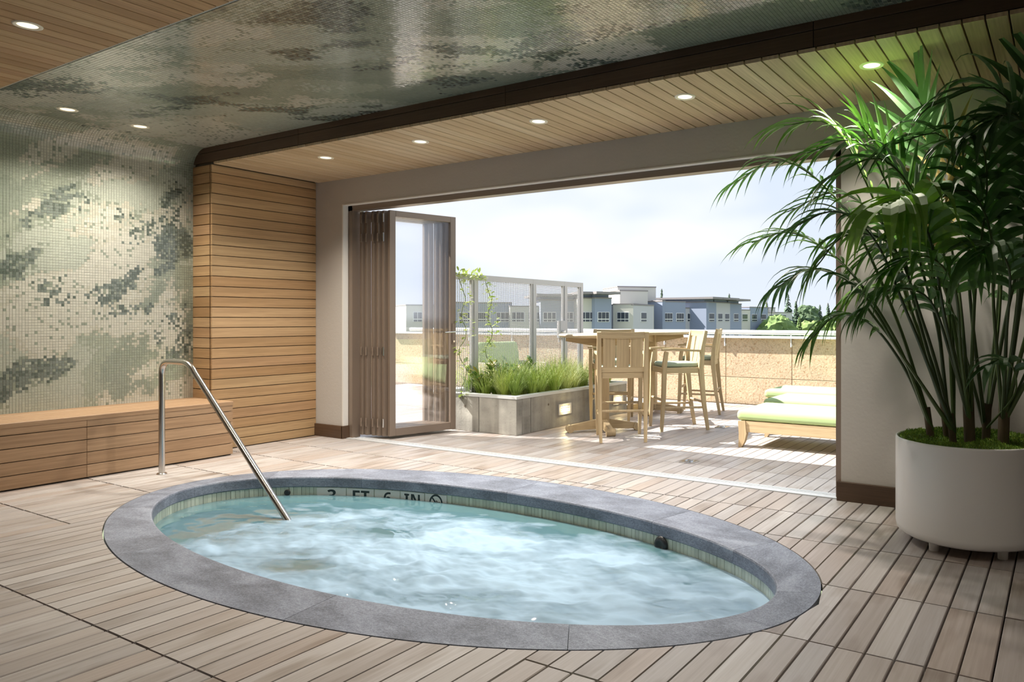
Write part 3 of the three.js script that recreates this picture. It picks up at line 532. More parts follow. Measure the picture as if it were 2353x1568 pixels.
// ---------------------------------------------------------------- white pot, moss and palm
const POT = [-0.44, 0, 4.21];
{
  const p = thing('planter_pot', 'large round white planter on short feet beside the right wall', 'planter', POT);
  const prof = [[0.30, 0.056], [0.345, 0.058], [0.36, 0.07], [0.366, 0.10], [0.366, 0.545], [0.364, 0.556], [0.358, 0.558], [0.352, 0.552], [0.350, 0.48], [0.0001, 0.47]];
  mesh('body', new THREE.LatheGeometry(prof.map(([x, y]) => new THREE.Vector2(x, y)), 96), potPaint, p);
  mesh('base', new THREE.CylinderGeometry(0.30, 0.30, 0.006, 48).translate(0, 0.058, 0), potPaint, p);
  for (let k = 0; k < 5; k++) { const a = 0.85 + k * 1.2566; mesh('foot', new THREE.CylinderGeometry(0.026, 0.024, 0.056, 16).translate(0.27 * Math.cos(a), 0.028, 0.27 * Math.sin(a)), potPaint, p); }
  // moss
  const N = 5200, blade = new THREE.ConeGeometry(0.0035, 0.02, 4), im = new THREE.InstancedMesh(blade, M({ color: 0xffffff, roughness: 0.95 }), N), mm = new THREE.Matrix4(), bump = (x, z) => 0.535 + 0.045 * fbm(x * 9 + 5, z * 9 + 5, 3, 0, 0, 33) - 0.035 * Math.max(0, 1 - Math.hypot(x, z) / 0.16) - 0.10 * Math.max(0, (Math.hypot(x, z) - 0.30)) * 2;
  for (let i = 0; i < N; i++) { const r = 0.344 * Math.sqrt(rnd()), a = rnd() * 6.283, x = r * Math.cos(a), z = r * Math.sin(a); mm.compose(new THREE.Vector3(x, bump(x, z) + 0.004, z), new THREE.Quaternion().setFromEuler(new THREE.Euler(rr(-0.9, 0.9), rr(0, 6), rr(-0.9, 0.9))), new THREE.Vector3(1, rr(0.7, 1.5), 1)); im.setMatrixAt(i, mm); const k = rr(0.6, 1.25), y = rnd(); im.setColorAt(i, lin((0.13 + 0.10 * y) * k, (0.26 + 0.06 * y) * k, 0.035 * k)); }
  const moss = new THREE.Group(); moss.name = numbered('moss'); moss.position.set(POT[0], 0, -POT[2]); scene.add(moss); tag(moss, 'green moss covering the soil of the white planter', 'moss', null, 'stuff');
  const disc = new THREE.CircleGeometry(0.348, 48, 0, 6.2832); { const g = new THREE.RingGeometry(0.001, 0.348, 48, 24); g.rotateX(-Math.PI / 2); const q = g.attributes.position; for (let i = 0; i < q.count; i++) q.setY(i, bump(q.getX(i), q.getZ(i))); g.computeVertexNormals(); mesh('moss_cushion', g, M({ color: lin(0.10, 0.16, 0.03), roughness: 1 }), moss); }
  im.name = 'moss_tips'; im.userData.kind = 'stuff'; im.castShadow = im.receiveShadow = true; moss.add(im);
}
{
  const palm = thing('palm', 'tall kentia palm with many arching green fronds', 'palm', [POT[0], 0.53, POT[2]]);
  const leafM = [[0.055, 0.16, 0.025], [0.085, 0.23, 0.024], [0.045, 0.12, 0.03], [0.15, 0.33, 0.022]].map((c) => PM({ color: lin(...c), roughness: 0.5, side: THREE.DoubleSide, transmission: 0.36, thickness: 0 }));
  const dryM = PM({ color: lin(0.30, 0.22, 0.07), roughness: 0.6, side: THREE.DoubleSide, transmission: 0.2, thickness: 0 });
  const stemM = [M({ color: lin(0.075, 0.12, 0.03), roughness: 0.45 }), M({ color: lin(0.055, 0.085, 0.028), roughness: 0.45 })], trunkM = M({ color: lin(0.12, 0.085, 0.05), roughness: 0.9, bumpMap: grainBump, bumpScale: 0.003 });
  const loc = (x, y, d) => new THREE.Vector3(x - POT[0], y - 0.53, -(d - POT[2]));
  // trunks
  for (const [x, d, h, r, lx] of [[-0.60, 4.08, 0.22, 0.019, -0.03], [-0.53, 4.17, 0.28, 0.022, -0.03], [-0.49, 4.05, 0.2, 0.018, -0.02], [-0.42, 4.1, 0.3, 0.028, -0.01], [-0.36, 4.24, 0.24, 0.022, 0.01], [-0.27, 4.13, 0.34, 0.028, 0.01]]) {
    const c = new THREE.CatmullRomCurve3([loc(x, 0.5, d), loc(x + lx * 0.5, 0.5 + h / 2, d), loc(x + lx, 0.5 + h, d)]); const g = new THREE.TubeGeometry(c, 10, r, 10); mesh('trunk', g, trunkM, palm);
  }
  // a leaflet: folded tapering strip along +x of length 1, width 1
  function leaflet(len, wid, droop, root, dirv, up) {
    const side = new THREE.Vector3().crossVectors(dirv, up).normalize(), nrm = new THREE.Vector3().crossVectors(side, dirv).normalize(), S = 7, pos = [], nor = [];
    const prof = [0.35, 0.85, 1.0, 0.93, 0.74, 0.45, 0.18, 0.0], rows = [];
    let p = root.clone(), d = dirv.clone();
    for (let i = 0; i <= S; i++) { const w = wid * prof[i] / 2, n = nrm.clone(); rows.push([p.clone().addScaledVector(side, -w).addScaledVector(n, w * 0.35), p.clone(), p.clone().addScaledVector(side, w).addScaledVector(n, w * 0.35)]); d.y -= droop * (i + 1) / S / S * 2; d.normalize(); p.addScaledVector(d, len / S); nrm.copy(new THREE.Vector3().crossVectors(side, d).normalize()); }
    for (let i = 0; i < S; i++) for (let k = 0; k < 2; k++) { const a = rows[i][k], b = rows[i][k + 1], c = rows[i + 1][k + 1], e = rows[i + 1][k]; pos.push(...a.toArray(), ...b.toArray(), ...c.toArray(), ...a.toArray(), ...c.toArray(), ...e.toArray()); }
    const g = new THREE.BufferGeometry(); g.setAttribute('position', new THREE.Float32BufferAttribute(pos, 3)); g.computeVertexNormals(); return g;
  }
  let single = 300;
  function frond(pts, o = {}) {
    const curve = new THREE.CatmullRomCurve3(pts.map((p) => loc(...p)), false, 'centripetal'), N = o.n ?? 13, start = o.start ?? 0.5;
    const f = new THREE.Group(); f.name = 'frond'; palm.add(f);
    // tapering stalk
    const seg = 28, pos = [], r = (t) => (o.r ?? 0.0105) * (1 - 0.82 * t) + 0.0012, frames = curve.computeFrenetFrames(seg), rings = [];
    for (let i = 0; i <= seg; i++) { const c = curve.getPointAt(i / seg), q = []; for (let k = 0; k < 7; k++) { const a = k / 7 * 6.2832; q.push(c.clone().addScaledVector(frames.normals[i], Math.cos(a) * r(i / seg)).addScaledVector(frames.binormals[i], Math.sin(a) * r(i / seg)).toArray()); } rings.push(q); }
    for (let i = 0; i < seg; i++) for (let k = 0; k < 7; k++) { const a = rings[i][k], b = rings[i][(k + 1) % 7], c = rings[i + 1][(k + 1) % 7], e = rings[i + 1][k]; pos.push(...a, ...b, ...c, ...a, ...c, ...e); }
    let g = new THREE.BufferGeometry(); g.setAttribute('position', new THREE.Float32BufferAttribute(pos, 3)); g.computeVertexNormals(); mesh('stalk', g, stemM[Math.floor(rnd() * 2)], f);
    const mat = o.dry ? dryM : leafM[o.m ?? Math.floor(rnd() * 4)], rest = [];
    for (let i = 0; i < N; i++) for (const s of [-1, 1]) {
      const t = start + (1 - start) * (i + 0.5 + 0.2 * s) / N, c = curve.getPointAt(Math.min(1, t)), tan = curve.getTangentAt(Math.min(1, t)).normalize();
      let side = new THREE.Vector3().crossVectors(tan, new THREE.Vector3(0, 1, 0)); if (side.length() < 0.2) side.set(0.8, 0, 0.6); side.normalize();
      const upv = new THREE.Vector3().crossVectors(side, tan).normalize(), k = (i + 0.5) / N, spread = 1.05 - 0.75 * k;
      const dirv = tan.clone().multiplyScalar(Math.cos(spread)).addScaledVector(side, s * Math.sin(spread)).addScaledVector(upv, (o.lift ?? 0.12) + rr(-0.1, 0.1)).normalize();
      const len = (o.len ?? 0.34) * (0.62 + 0.9 * k * (1.15 - k) * 1.6) * rr(0.9, 1.1), lf = leaflet(len, (o.w ?? 0.036) * rr(0.9, 1.12), (o.droop ?? 1.0) * rr(0.8, 1.3), c, dirv, upv);
      if (single > 0) { single--; mesh('leaflet', lf, mat, f); } else rest.push(lf);
    }
    if (rest.length) { const g2 = join(rest); mesh('leaflets', g2, mat, f).userData.kind = 'stuff'; }
  }
  const B = (k) => [[-0.60, 0.60, 4.08], [-0.53, 0.62, 4.17], [-0.49, 0.6, 4.05], [-0.42, 0.65, 4.1], [-0.36, 0.6, 4.24], [-0.27, 0.65, 4.13]][k];
  // fronds reaching into the opening on the left
  frond([B(0), [-0.80, 1.25, 4.05], [-1.10, 1.86, 4.05], [-1.45, 2.12, 4.1], [-1.76, 2.02, 4.15]], { n: 13, len: 0.30, w: 0.026, start: 0.52, m: 0, droop: 1.2 });
  frond([B(1), [-0.74, 1.3, 4.15], [-0.95, 1.95, 4.1], [-1.16, 2.30, 4.1], [-1.42, 2.32, 4.1]], { n: 13, len: 0.36, w: 0.04, start: 0.55, m: 3, droop: 1.1 });
  frond([B(0), [-0.78, 1.1, 3.98], [-1.05, 1.50, 3.95], [-1.35, 1.68, 4.0], [-1.60, 1.64, 4.05]], { n: 12, len: 0.30, w: 0.028, start: 0.5, m: 1 });
  frond([B(2), [-0.72, 1.0, 3.9], [-0.95, 1.36, 3.86], [-1.2, 1.46, 3.9], [-1.42, 1.36, 3.95]], { n: 12, len: 0.28, w: 0.034, start: 0.52, m: 2, droop: 1.5 });
  frond([B(0), [-0.75, 0.95, 4.05], [-0.92, 1.17, 4.02], [-1.08, 1.21, 4.0], [-1.22, 1.08, 4.0]], { n: 11, len: 0.27, w: 0.036, start: 0.55, m: 1, droop: 1.6 });
  frond([B(1), [-0.72, 1.15, 4.3], [-0.9, 1.72, 4.35], [-1.18, 1.95, 4.38], [-1.5, 1.86, 4.4]], { n: 12, len: 0.30, w: 0.03, start: 0.5, m: 0 });
  frond([B(2), [-0.68, 1.2, 3.85], [-0.85, 1.62, 3.75], [-1.02, 1.74, 3.72], [-1.25, 1.66, 3.7]], { n: 12, len: 0.30, w: 0.036, start: 0.52, m: 2, droop: 1.5 });
  frond([B(1), [-0.7, 1.3, 4.1], [-0.82, 1.9, 4.05], [-0.98, 2.16, 4.0], [-1.25, 2.12, 4.0]], { n: 12, len: 0.34, w: 0.036, start: 0.5, m: 1, droop: 1.2 });
  // broad drooping frond in front
  frond([B(3), [-0.50, 1.15, 3.85], [-0.56, 1.60, 3.66], [-0.62, 1.74, 3.50], [-0.66, 1.68, 3.25]], { n: 11, len: 0.44, w: 0.066, start: 0.60, m: 3, droop: 1.7, lift: 0.05 });
  frond([B(3), [-0.44, 1.0, 3.9], [-0.46, 1.36, 3.75], [-0.56, 1.48, 3.58], [-0.72, 1.40, 3.45]], { n: 11, len: 0.32, w: 0.045, start: 0.58, m: 1, droop: 1.8 });
  frond([B(5), [-0.24, 1.1, 3.9], [-0.22, 1.42, 3.75], [-0.28, 1.52, 3.6], [-0.34, 1.42, 3.42]], { n: 11, len: 0.30, w: 0.045, start: 0.58, m: 0, droop: 1.8 });
  // upright young fronds
  frond([B(3), [-0.55, 1.4, 4.1], [-0.72, 1.9, 4.0], [-0.92, 2.2, 3.88]], { n: 9, len: 0.34, w: 0.05, start: 0.62, m: 1, droop: 0.35, lift: 0.3 });
  frond([B(2), [-0.55, 1.5, 4.15], [-0.63, 2.05, 4.15], [-0.66, 2.42, 4.12]], { n: 8, len: 0.42, w: 0.055, start: 0.66, m: 2, droop: 0.3, lift: 0.3 });
  // dried tips in the crown
  frond([B(3), [-0.48, 1.3, 4.2], [-0.55, 1.82, 4.22], [-0.5, 2.12, 4.22]], { n: 8, len: 0.34, w: 0.045, start: 0.68, dry: 1, droop: 0.5, lift: 0.3 });
  frond([B(4), [-0.55, 1.3, 4.28], [-0.72, 1.75, 4.32], [-0.82, 2.02, 4.32]], { n: 8, len: 0.34, w: 0.05, start: 0.66, dry: 1, droop: 0.5, lift: 0.25 });
  // right side
  frond([B(5), [-0.18, 1.4, 4.0], [-0.16, 2.05, 3.92], [-0.30, 2.30, 3.86], [-0.56, 2.24, 3.82]], { n: 13, len: 0.42, w: 0.045, start: 0.52, m: 2, droop: 1.5 });
  frond([B(5), [-0.16, 1.5, 4.1], [-0.08, 2.2, 4.05], [-0.06, 2.5, 4.0]], { n: 9, len: 0.45, w: 0.055, start: 0.62, m: 2, droop: 0.4, lift: 0.3 });
  frond([B(4), [-0.22, 1.4, 4.25], [-0.05, 2.0, 4.25], [0.15, 2.34, 4.2], [0.42, 2.36, 4.15]], { n: 13, len: 0.42, w: 0.045, start: 0.5, m: 0 });
  frond([B(5), [-0.12, 1.25, 4.0], [0.06, 1.75, 3.9], [0.28, 1.95, 3.85], [0.5, 1.86, 3.8]], { n: 12, len: 0.38, w: 0.04, start: 0.5, m: 0 });
  frond([B(4), [-0.30, 1.4, 4.35], [-0.30, 2.02, 4.42], [-0.22, 2.3, 4.45], [-0.05, 2.42, 4.45]], { n: 12, len: 0.40, w: 0.045, start: 0.5, m: 2 });
  frond([B(3), [-0.38, 1.35, 3.95], [-0.32, 1.85, 3.85], [-0.34, 2.02, 3.75], [-0.42, 2.0, 3.55]], { n: 12, len: 0.36, w: 0.04, start: 0.52, m: 0, droop: 1.4 });
  frond([B(5), [-0.10, 1.0, 4.05], [0.10, 1.35, 4.0], [0.28, 1.45, 3.95], [0.45, 1.32, 3.9]], { n: 10, len: 0.3, w: 0.035, start: 0.5, m: 2 });
  frond([B(4), [-0.20, 0.85, 3.95], [-0.22, 0.98, 3.85], [-0.26, 1.0, 3.78], [-0.3, 0.97, 3.74]], { n: 4, len: 0.2, w: 0.045, start: 0.7, m: 2, droop: 1.6, r: 0.006 });
  frond([B(3), [-0.60, 1.3, 4.3], [-0.78, 1.62, 4.38], [-0.95, 1.62, 4.42], [-1.12, 1.48, 4.45]], { n: 11, len: 0.30, w: 0.034, start: 0.5, m: 1, droop: 1.4 });

  // fill of the crown
  frond([B(2), [-0.62, 1.15, 3.95], [-0.78, 1.58, 3.85], [-0.98, 1.62, 3.78], [-1.12, 1.45, 3.72]], { n: 10, len: 0.32, w: 0.05, start: 0.5, m: 1, droop: 1.6 });
  frond([B(3), [-0.56, 1.3, 4.0], [-0.68, 1.86, 3.92], [-0.84, 2.02, 3.86], [-1.04, 1.94, 3.8]], { n: 11, len: 0.36, w: 0.05, start: 0.52, m: 0, droop: 1.5 });
  frond([B(4), [-0.42, 1.3, 4.1], [-0.44, 1.9, 4.0], [-0.54, 2.12, 3.92], [-0.74, 2.08, 3.85]], { n: 11, len: 0.38, w: 0.052, start: 0.52, m: 2, droop: 1.5 });
  frond([B(5), [-0.30, 1.2, 4.0], [-0.32, 1.66, 3.88], [-0.40, 1.80, 3.78], [-0.55, 1.74, 3.66]], { n: 11, len: 0.36, w: 0.05, start: 0.54, m: 0, droop: 1.6 });
  frond([B(5), [-0.20, 1.2, 4.15], [-0.12, 1.7, 4.12], [-0.02, 1.84, 4.08], [0.14, 1.76, 4.0]], { n: 11, len: 0.36, w: 0.048, start: 0.52, m: 2, droop: 1.5 });
  frond([B(4), [-0.28, 1.1, 4.3], [-0.18, 1.52, 4.36], [-0.04, 1.62, 4.38], [0.12, 1.52, 4.38]], { n: 10, len: 0.34, w: 0.048, start: 0.52, m: 0, droop: 1.5 });
  frond([B(1), [-0.66, 1.05, 4.22], [-0.82, 1.34, 4.24], [-1.0, 1.36, 4.24], [-1.14, 1.22, 4.22]], { n: 10, len: 0.28, w: 0.045, start: 0.52, m: 3, droop: 1.6 });
  frond([B(3), [-0.50, 1.0, 4.0], [-0.60, 1.3, 3.88], [-0.74, 1.34, 3.8], [-0.88, 1.24, 3.74]], { n: 10, len: 0.28, w: 0.048, start: 0.54, m: 0, droop: 1.7 });
  frond([B(1), [-0.62, 1.4, 4.2], [-0.76, 2.0, 4.25], [-0.92, 2.22, 4.28], [-1.12, 2.24, 4.3]], { n: 11, len: 0.36, w: 0.05, start: 0.52, m: 2, droop: 1.2 });
  frond([B(5), [-0.18, 1.45, 4.0], [-0.14, 2.0, 3.85], [-0.2, 2.12, 3.7], [-0.3, 2.04, 3.55]], { n: 11, len: 0.4, w: 0.052, start: 0.54, m: 2, droop: 1.6 });
  // bare young stalks
  for (const [k, x, y, d] of [[0, -0.92, 1.25, 4.0], [1, -0.66, 1.5, 4.05], [2, -0.56, 1.45, 4.2], [4, -0.28, 1.6, 4.3], [5, -0.02, 1.3, 4.05], [5, -0.2, 1.5, 4.2]]) { const b = B(k); mesh('stalk', tube([loc(...b), loc((b[0] + x) / 2 + 0.02, (b[1] + y) / 2 + 0.05, (b[2] + d) / 2), loc(x, y, d)], 0.007, 16, 7), stemM[k % 2], palm); }
}

// ---------------------------------------------------------------- terrace: parapet and guard rail
{
  const w = struct('wall_parapet', 'tan granite panelled parapet wall with metal guard rail');
  mesh('core', box(-11, 7, -0.1, 0.93, 9.585, 9.82), granite[0], w);
  const P = 0.973, x00 = -4.169 - P * 8;
  for (let k = 0; k < 20; k++) for (const [y0, y1] of [[0.0, 0.368], [0.374, 0.925]]) { const x0 = x00 + k * P + 0.004, x1 = x00 + (k + 1) * P - 0.004; const g = new RoundedBoxGeometry(x1 - x0, y1 - y0, 0.03, 1, 0.003); g.translate((x0 + x1) / 2, (y0 + y1) / 2, -9.57); mesh('panel', metreUV(g, rr(0, 1), rr(0, 1)), granite[k % 2], w); }
  mesh('cap', box(-11, 7, 0.925, 0.95, 9.49, 9.84), capStone, w);
  const r = thing('guard_rail', 'long white tubular guard rail along the granite parapet', 'railing', [-4, 0.95, 9.56]);
  const g = new THREE.CylinderGeometry(0.032, 0.032, 17, 16); g.rotateZ(Math.PI / 2); g.translate(2, 0.055, 0.03); mesh('rail', g, whitePaint, r);
  for (let k = 0; k < 20; k++) { const x = x00 + k * P + 4; if (x < -6.5 || x > 10) continue; mesh('bracket', join([new THREE.BoxGeometry(0.014, 0.17, 0.014).translate(x, -0.055, 0.045), new THREE.BoxGeometry(0.014, 0.03, 0.05).translate(x, -0.12, 0.02)]), whitePaint, r); }
}
// concrete planter with step lights
{
  const p = thing('concrete_planter', 'long low concrete planter with grasses beside the folding doors', 'planter', [-5.5, 0, 6.85]);
  const put = (m) => { m.position.x += 5.5; m.position.z += 6.85; return m; };
  const X0 = -6.05, X1 = -4.82, D0 = 5.76, D1 = 7.92, Ht = 0.37, T = 0.09;
  const slab = (x0, x1, d0, d1) => { const g = new RoundedBoxGeometry(x1 - x0, Ht, d1 - d0, 1, 0.006); g.translate((x0 + x1) / 2, Ht / 2, -(d0 + d1) / 2); return metreUV(g, rr(0, 1), rr(0, 1)); };
  for (const [a, b] of [[X0, -5.335], [-5.327, X1]]) put(mesh('front_panel', slab(a, b, D0, D0 + T), concrete, p));
  for (const [a, b] of [[D0 + T + 0.002, 5.99], [5.998, 7.16], [7.168, D1]]) put(mesh('side_panel', slab(X1 - T, X1, a, b), concrete, p));
  put(mesh('side_panel', slab(X0, X0 + T, D0 + T, D1), concrete, p)); put(mesh('back_panel', slab(X0 + T, X1 - T, D1 - T, D1), concrete, p));
  for (const [a, b, c, d] of [[X0, X1 + 0.004, D0 - 0.004, D0 + T], [X1 - T, X1 + 0.004, D0 + T, D1], [X0, X0 + T, D0 + T, D1], [X0 + T, X1 - T, D1 - T, D1]]) put(mesh('cap', box(a, b, Ht, Ht + 0.028, c, d), capStone, p));
  put(mesh('soil', box(X0 + T, X1 - T, 0.1, 0.34, D0 + T, D1 - T), M({ color: lin(0.06, 0.05, 0.035), roughness: 1 }), p));
  const hole = new THREE.CylinderGeometry(0.012, 0.012, 0.004, 14); put(mesh('form_hole', hole.clone().rotateX(Math.PI / 2).translate(-5.526, 0.265, -D0 + 0.001), darkVoid, p)); put(mesh('form_hole', hole.clone().rotateZ(Math.PI / 2).translate(X1 + 0.001, 0.267, -6.29), darkVoid, p));
  for (const [d, label] of [[6.58, 'small louvred step light in the concrete planter, nearer the doors'], [7.69, 'small louvred step light in the concrete planter, behind the bar stool legs']]) {
    const t = thing('step_light', label, 'light', [X1, 0.19, d], 0, 'planter step lights');
    const fr = join([[-0.115, 0.115, 0.045, 0.06], [-0.115, 0.115, -0.06, -0.045], [-0.115, -0.085, -0.045, 0.045], [0.085, 0.115, -0.045, 0.045]].map(([a, b, c, e]) => new THREE.BoxGeometry(0.014, e - c, b - a).translate(0.007, (c + e) / 2, (a + b) / 2)));
    mesh('frame', fr, greyPaint, t); mesh('lamp_glow', new THREE.BoxGeometry(0.003, 0.09, 0.17).translate(0.003, 0, 0), M({ color: 0xffffff, emissive: lin(1, 0.78, 0.3), emissiveIntensity: 0.8 }), t);
    for (let k = 0; k < 4; k++) mesh('louvre', new THREE.BoxGeometry(0.012, 0.006, 0.17).rotateZ(-0.6).translate(0.008, -0.033 + k * 0.022, 0), greyPaint, t);
    const l = new THREE.PointLight(new THREE.Color(1, 0.8, 0.4), 0.12); l.position.set(X1 + 0.03, 0.18, -d); l.castShadow = true; scene.add(l);
  }
}
// grass clumps and broad-leaved plants in the planter
{
  const cols = [[0.43, 0.56, 0.11], [0.52, 0.62, 0.14], [0.35, 0.49, 0.10], [0.62, 0.68, 0.26]].map((c) => PM({ color: lin(...c), roughness: 0.6, side: THREE.DoubleSide, transmission: 0.3, thickness: 0 }));
  const bladeStrip = (pos, root, az, lean, len, w) => { let p = root.clone(), el = Math.PI / 2 - lean * 0.35; const side = new THREE.Vector3(-Math.sin(az), 0, Math.cos(az)); let prev = null; const S = 5; for (let i = 0; i <= S; i++) { const ww = w * (1 - i / S) * 0.5 + 0.0003, a = p.clone().addScaledVector(side, -ww).toArray(), b = p.clone().addScaledVector(side, ww).toArray(); if (prev) pos.push(...prev[0], ...prev[1], ...b, ...prev[0], ...b, ...a); prev = [a, b]; p.add(new THREE.Vector3(Math.cos(az) * Math.cos(el), Math.sin(el), Math.sin(az) * Math.cos(el)).multiplyScalar(len / S)); el -= lean * (0.28 + 0.1 * i); } };
  const clumps = [0, 1, 2].map((v) => { const pos = []; for (let k = 0; k < 130; k++) { const r = 0.035 * Math.sqrt(rnd()), a = rnd() * 6.283; bladeStrip(pos, new THREE.Vector3(r * Math.cos(a), 0, r * Math.sin(a)), a + rr(-0.5, 0.5), rr(0.2, 0.95), rr(0.26, 0.48), rr(0.006, 0.011)); } const g = new THREE.BufferGeometry(); g.setAttribute('position', new THREE.Float32BufferAttribute(pos, 3)); g.computeVertexNormals(); return g; });
  for (let i = 0; i < 9; i++) for (let j = 0; j < 3; j++) {
    const d = 5.93 + i * 0.215 + rr(-0.05, 0.05), x = -4.98 - j * 0.24 + rr(-0.05, 0.05); if (d > 7.78) continue;
    const m = mesh('grass_clump', clumps[(i + j) % 3], cols[Math.floor(rnd() * 4)], scene); m.position.set(x, 0.335, -d); m.rotation.y = rnd() * 6; m.scale.setScalar(rr(0.85, 1.15)); tag(m, ['arching green grass clump along the planter edge beside the bar table', 'arching green grass clump in the middle row of the concrete planter', 'arching green grass clump at the foot of the mesh screen'][j], 'grass', ['grass clumps along the planter edge', 'grass clumps in the middle of the planter', 'grass clumps by the mesh screen'][j]);
  }
  for (let i = 0; i < 4; i++) { const m = mesh('grass_clump', clumps[i % 3], cols[Math.floor(rnd() * 4)], scene); m.position.set(-5.15 - i * 0.26 + 0.02, 0.335, -5.92 - rr(0, 0.06)); m.rotation.y = rnd() * 6; tag(m, 'arching green grass clump at the planter end facing the glass door', 'grass', 'grass clumps at the near planter end'); }
  // shrubs with oval leaves
  const leafShape = (pos, root, dir, up, L, W) => { const s = new THREE.Vector3().crossVectors(dir, up).normalize(); const pr = [0, 0.75, 1, 0.7, 0]; let prev = null; pr.forEach((q, i) => { const p = root.clone().addScaledVector(dir, L * i / 4).addScaledVector(up, 0.12 * L * Math.sin(i / 4 * 3)); const a = p.clone().addScaledVector(s, -W * q / 2).toArray(), b = p.clone().addScaledVector(s, W * q / 2).toArray(); if (prev) pos.push(...prev[0], ...prev[1], ...b, ...prev[0], ...b, ...a); prev = [a, b]; }); };
  const sh = [[0.10, 0.22, 0.04], [0.24, 0.34, 0.05], [0.38, 0.34, 0.05]].map((c) => PM({ color: lin(...c), roughness: 0.4, side: THREE.DoubleSide, transmission: 0.2, thickness: 0 }));
  for (const [x, d, lab] of [[-5.5, 5.98, 'leafy shrub with oval leaves behind the grass, nearest the glass door'], [-5.52, 6.4, 'leafy shrub with oval leaves behind the grass, second from the glass door'], [-5.5, 6.75, 'leafy shrub with yellowing oval leaves by the middle screen post']]) {
    const t = thing('leafy_shrub', lab, 'shrub', [x, 0.335, d], 0, 'shrubs in the concrete planter'), byM = [[], [], []], st = [];
    for (let k = 0; k < 9; k++) { const a = rnd() * 6.28, l = rr(0.25, 0.42), tip = new THREE.Vector3(Math.cos(a) * l * 0.5, l, Math.sin(a) * l * 0.5); st.push(rod(new THREE.Vector3(0, 0, 0), tip, 0.004, 0.002, 5)); for (let q = 0; q < 8; q++) { const r = tip.clone().multiplyScalar(rr(0.45, 1)), b = rnd() * 6.28, e = rr(-0.2, 0.9); leafShape(byM[rnd() < 0.5 ? 0 : rnd() < 0.7 ? 1 : 2], r, new THREE.Vector3(Math.cos(b) * Math.cos(e), Math.sin(e), Math.sin(b) * Math.cos(e)), new THREE.Vector3(0, 1, 0), rr(0.07, 0.12), rr(0.035, 0.055)); } }
    byM.forEach((pos, i) => { if (!pos.length) return; const g = new THREE.BufferGeometry(); g.setAttribute('position', new THREE.Float32BufferAttribute(pos, 3)); g.computeVertexNormals(); mesh('foliage', g, sh[i], t); }); mesh('stems', join(st), stemGreen(), t);
  }
  function stemGreen() { return M({ color: lin(0.16, 0.2, 0.06), roughness: 0.7 }); }
  // climbing vines on the screen
  for (const [d, y1, n, lab] of [[6.17, 1.6, 150, 'climbing vine trailing up the mesh screen beside the first post'], [5.76, 1.62, 90, 'climbing vine on the mesh screen right behind the glass door']]) {
    const t = thing('vine', lab, 'vine', [-5.57, 0.335, d]), pos = [[], []], pts = [];
    for (let k = 0; k <= 12; k++) pts.push(new THREE.Vector3(0.02 + 0.02 * Math.sin(k), (y1 - 0.335) * k / 12, 0.05 * Math.sin(k * 1.7)));
    const c = new THREE.CatmullRomCurve3(pts); mesh('stem', new THREE.TubeGeometry(c, 40, 0.004, 5), stemGreen(), t);
    for (let k = 0; k < n; k++) { const p = c.getPoint(Math.pow(rnd(), 0.8)), a = rnd() * 6.28; p.z += rr(-0.09, 0.09); p.x += rr(0, 0.05); leafShape(pos[k % 2], p, new THREE.Vector3(Math.cos(a), rr(-0.7, 0.5), Math.sin(a)).normalize(), new THREE.Vector3(0.3, 1, 0).normalize(), rr(0.04, 0.075), rr(0.025, 0.04)); }
    if (d < 6) for (let k = 0; k < 90; k++) leafShape(pos[k % 2], new THREE.Vector3(rr(-0.03, 0.05), 1.31 + rr(-0.04, 0.05), -rr(-0.1, 0.36)), new THREE.Vector3(rr(-1, 1), rr(-0.4, 0.8), rr(-1, 1)).normalize(), new THREE.Vector3(0, 1, 0), rr(0.05, 0.09), rr(0.02, 0.035));
    pos.forEach((q, i) => { const g = new THREE.BufferGeometry(); g.setAttribute('position', new THREE.Float32BufferAttribute(q, 3)); g.computeVertexNormals(); mesh('foliage', g, cols[i ? 3 : 0], t); });
  }
}
// metal mesh privacy screen
{
  const s = thing('mesh_screen', 'grey metal privacy screen with wire mesh and a latched gate', 'screen', [-5.6, 0, 6.85]);
  const Y1 = 1.675, put = (m) => { m.position.z += 6.85; return m; };
  const posts = [5.64, 5.984, 7.004, 7.645, 8.008];
  const bx = (d0, d1, y0, y1, t) => { const g = new THREE.BoxGeometry(t, y1 - y0, d1 - d0); g.translate(0, (y0 + y1) / 2, -(d0 + d1) / 2); return g; };
  posts.forEach((d, i) => i && put(mesh('post', bx(d - 0.026, d + 0.026, i < 1 ? 0 : 0.0, Y1, 0.05), greyPaint, s)));
  for (let i = 0; i + 1 < posts.length; i++) {
    const a = posts[i] + 0.026, b = posts[i + 1] - 0.026;
    put(mesh('top_rail', bx(a, b, Y1 - 0.06, Y1, 0.048), greyPaint, s));
    put(mesh('stile', bx(a, a + 0.022, 0.36, Y1 - 0.06, 0.03), greyPaint, s)); put(mesh('stile', bx(b - 0.03, b, 0.36, Y1 - 0.06, 0.03), greyPaint, s)); put(mesh('bottom_rail', bx(a, b, 0.36, 0.40, 0.04), greyPaint, s));
    const wires = []; for (let y = 0.41; y < Y1 - 0.06; y += 0.013) wires.push(bx(a, b, y, y + 0.0042, 0.003)); for (let d = a; d < b; d += 0.03) wires.push(bx(d, d + 0.005, 0.4, Y1 - 0.06, 0.003));
    put(mesh('wire_mesh', join(wires), greyPaint, s)).userData.kind = 'stuff';
  }
  put(mesh('gate_latch', bx(7.52, 7.62, 0.95, 1.17, 0.06), greyPaint, s)); put(mesh('latch_knob', rod(new THREE.Vector3(0.03, 1.03, -7.55), new THREE.Vector3(0.08, 1.03, -7.55), 0.014), chrome, s));
}

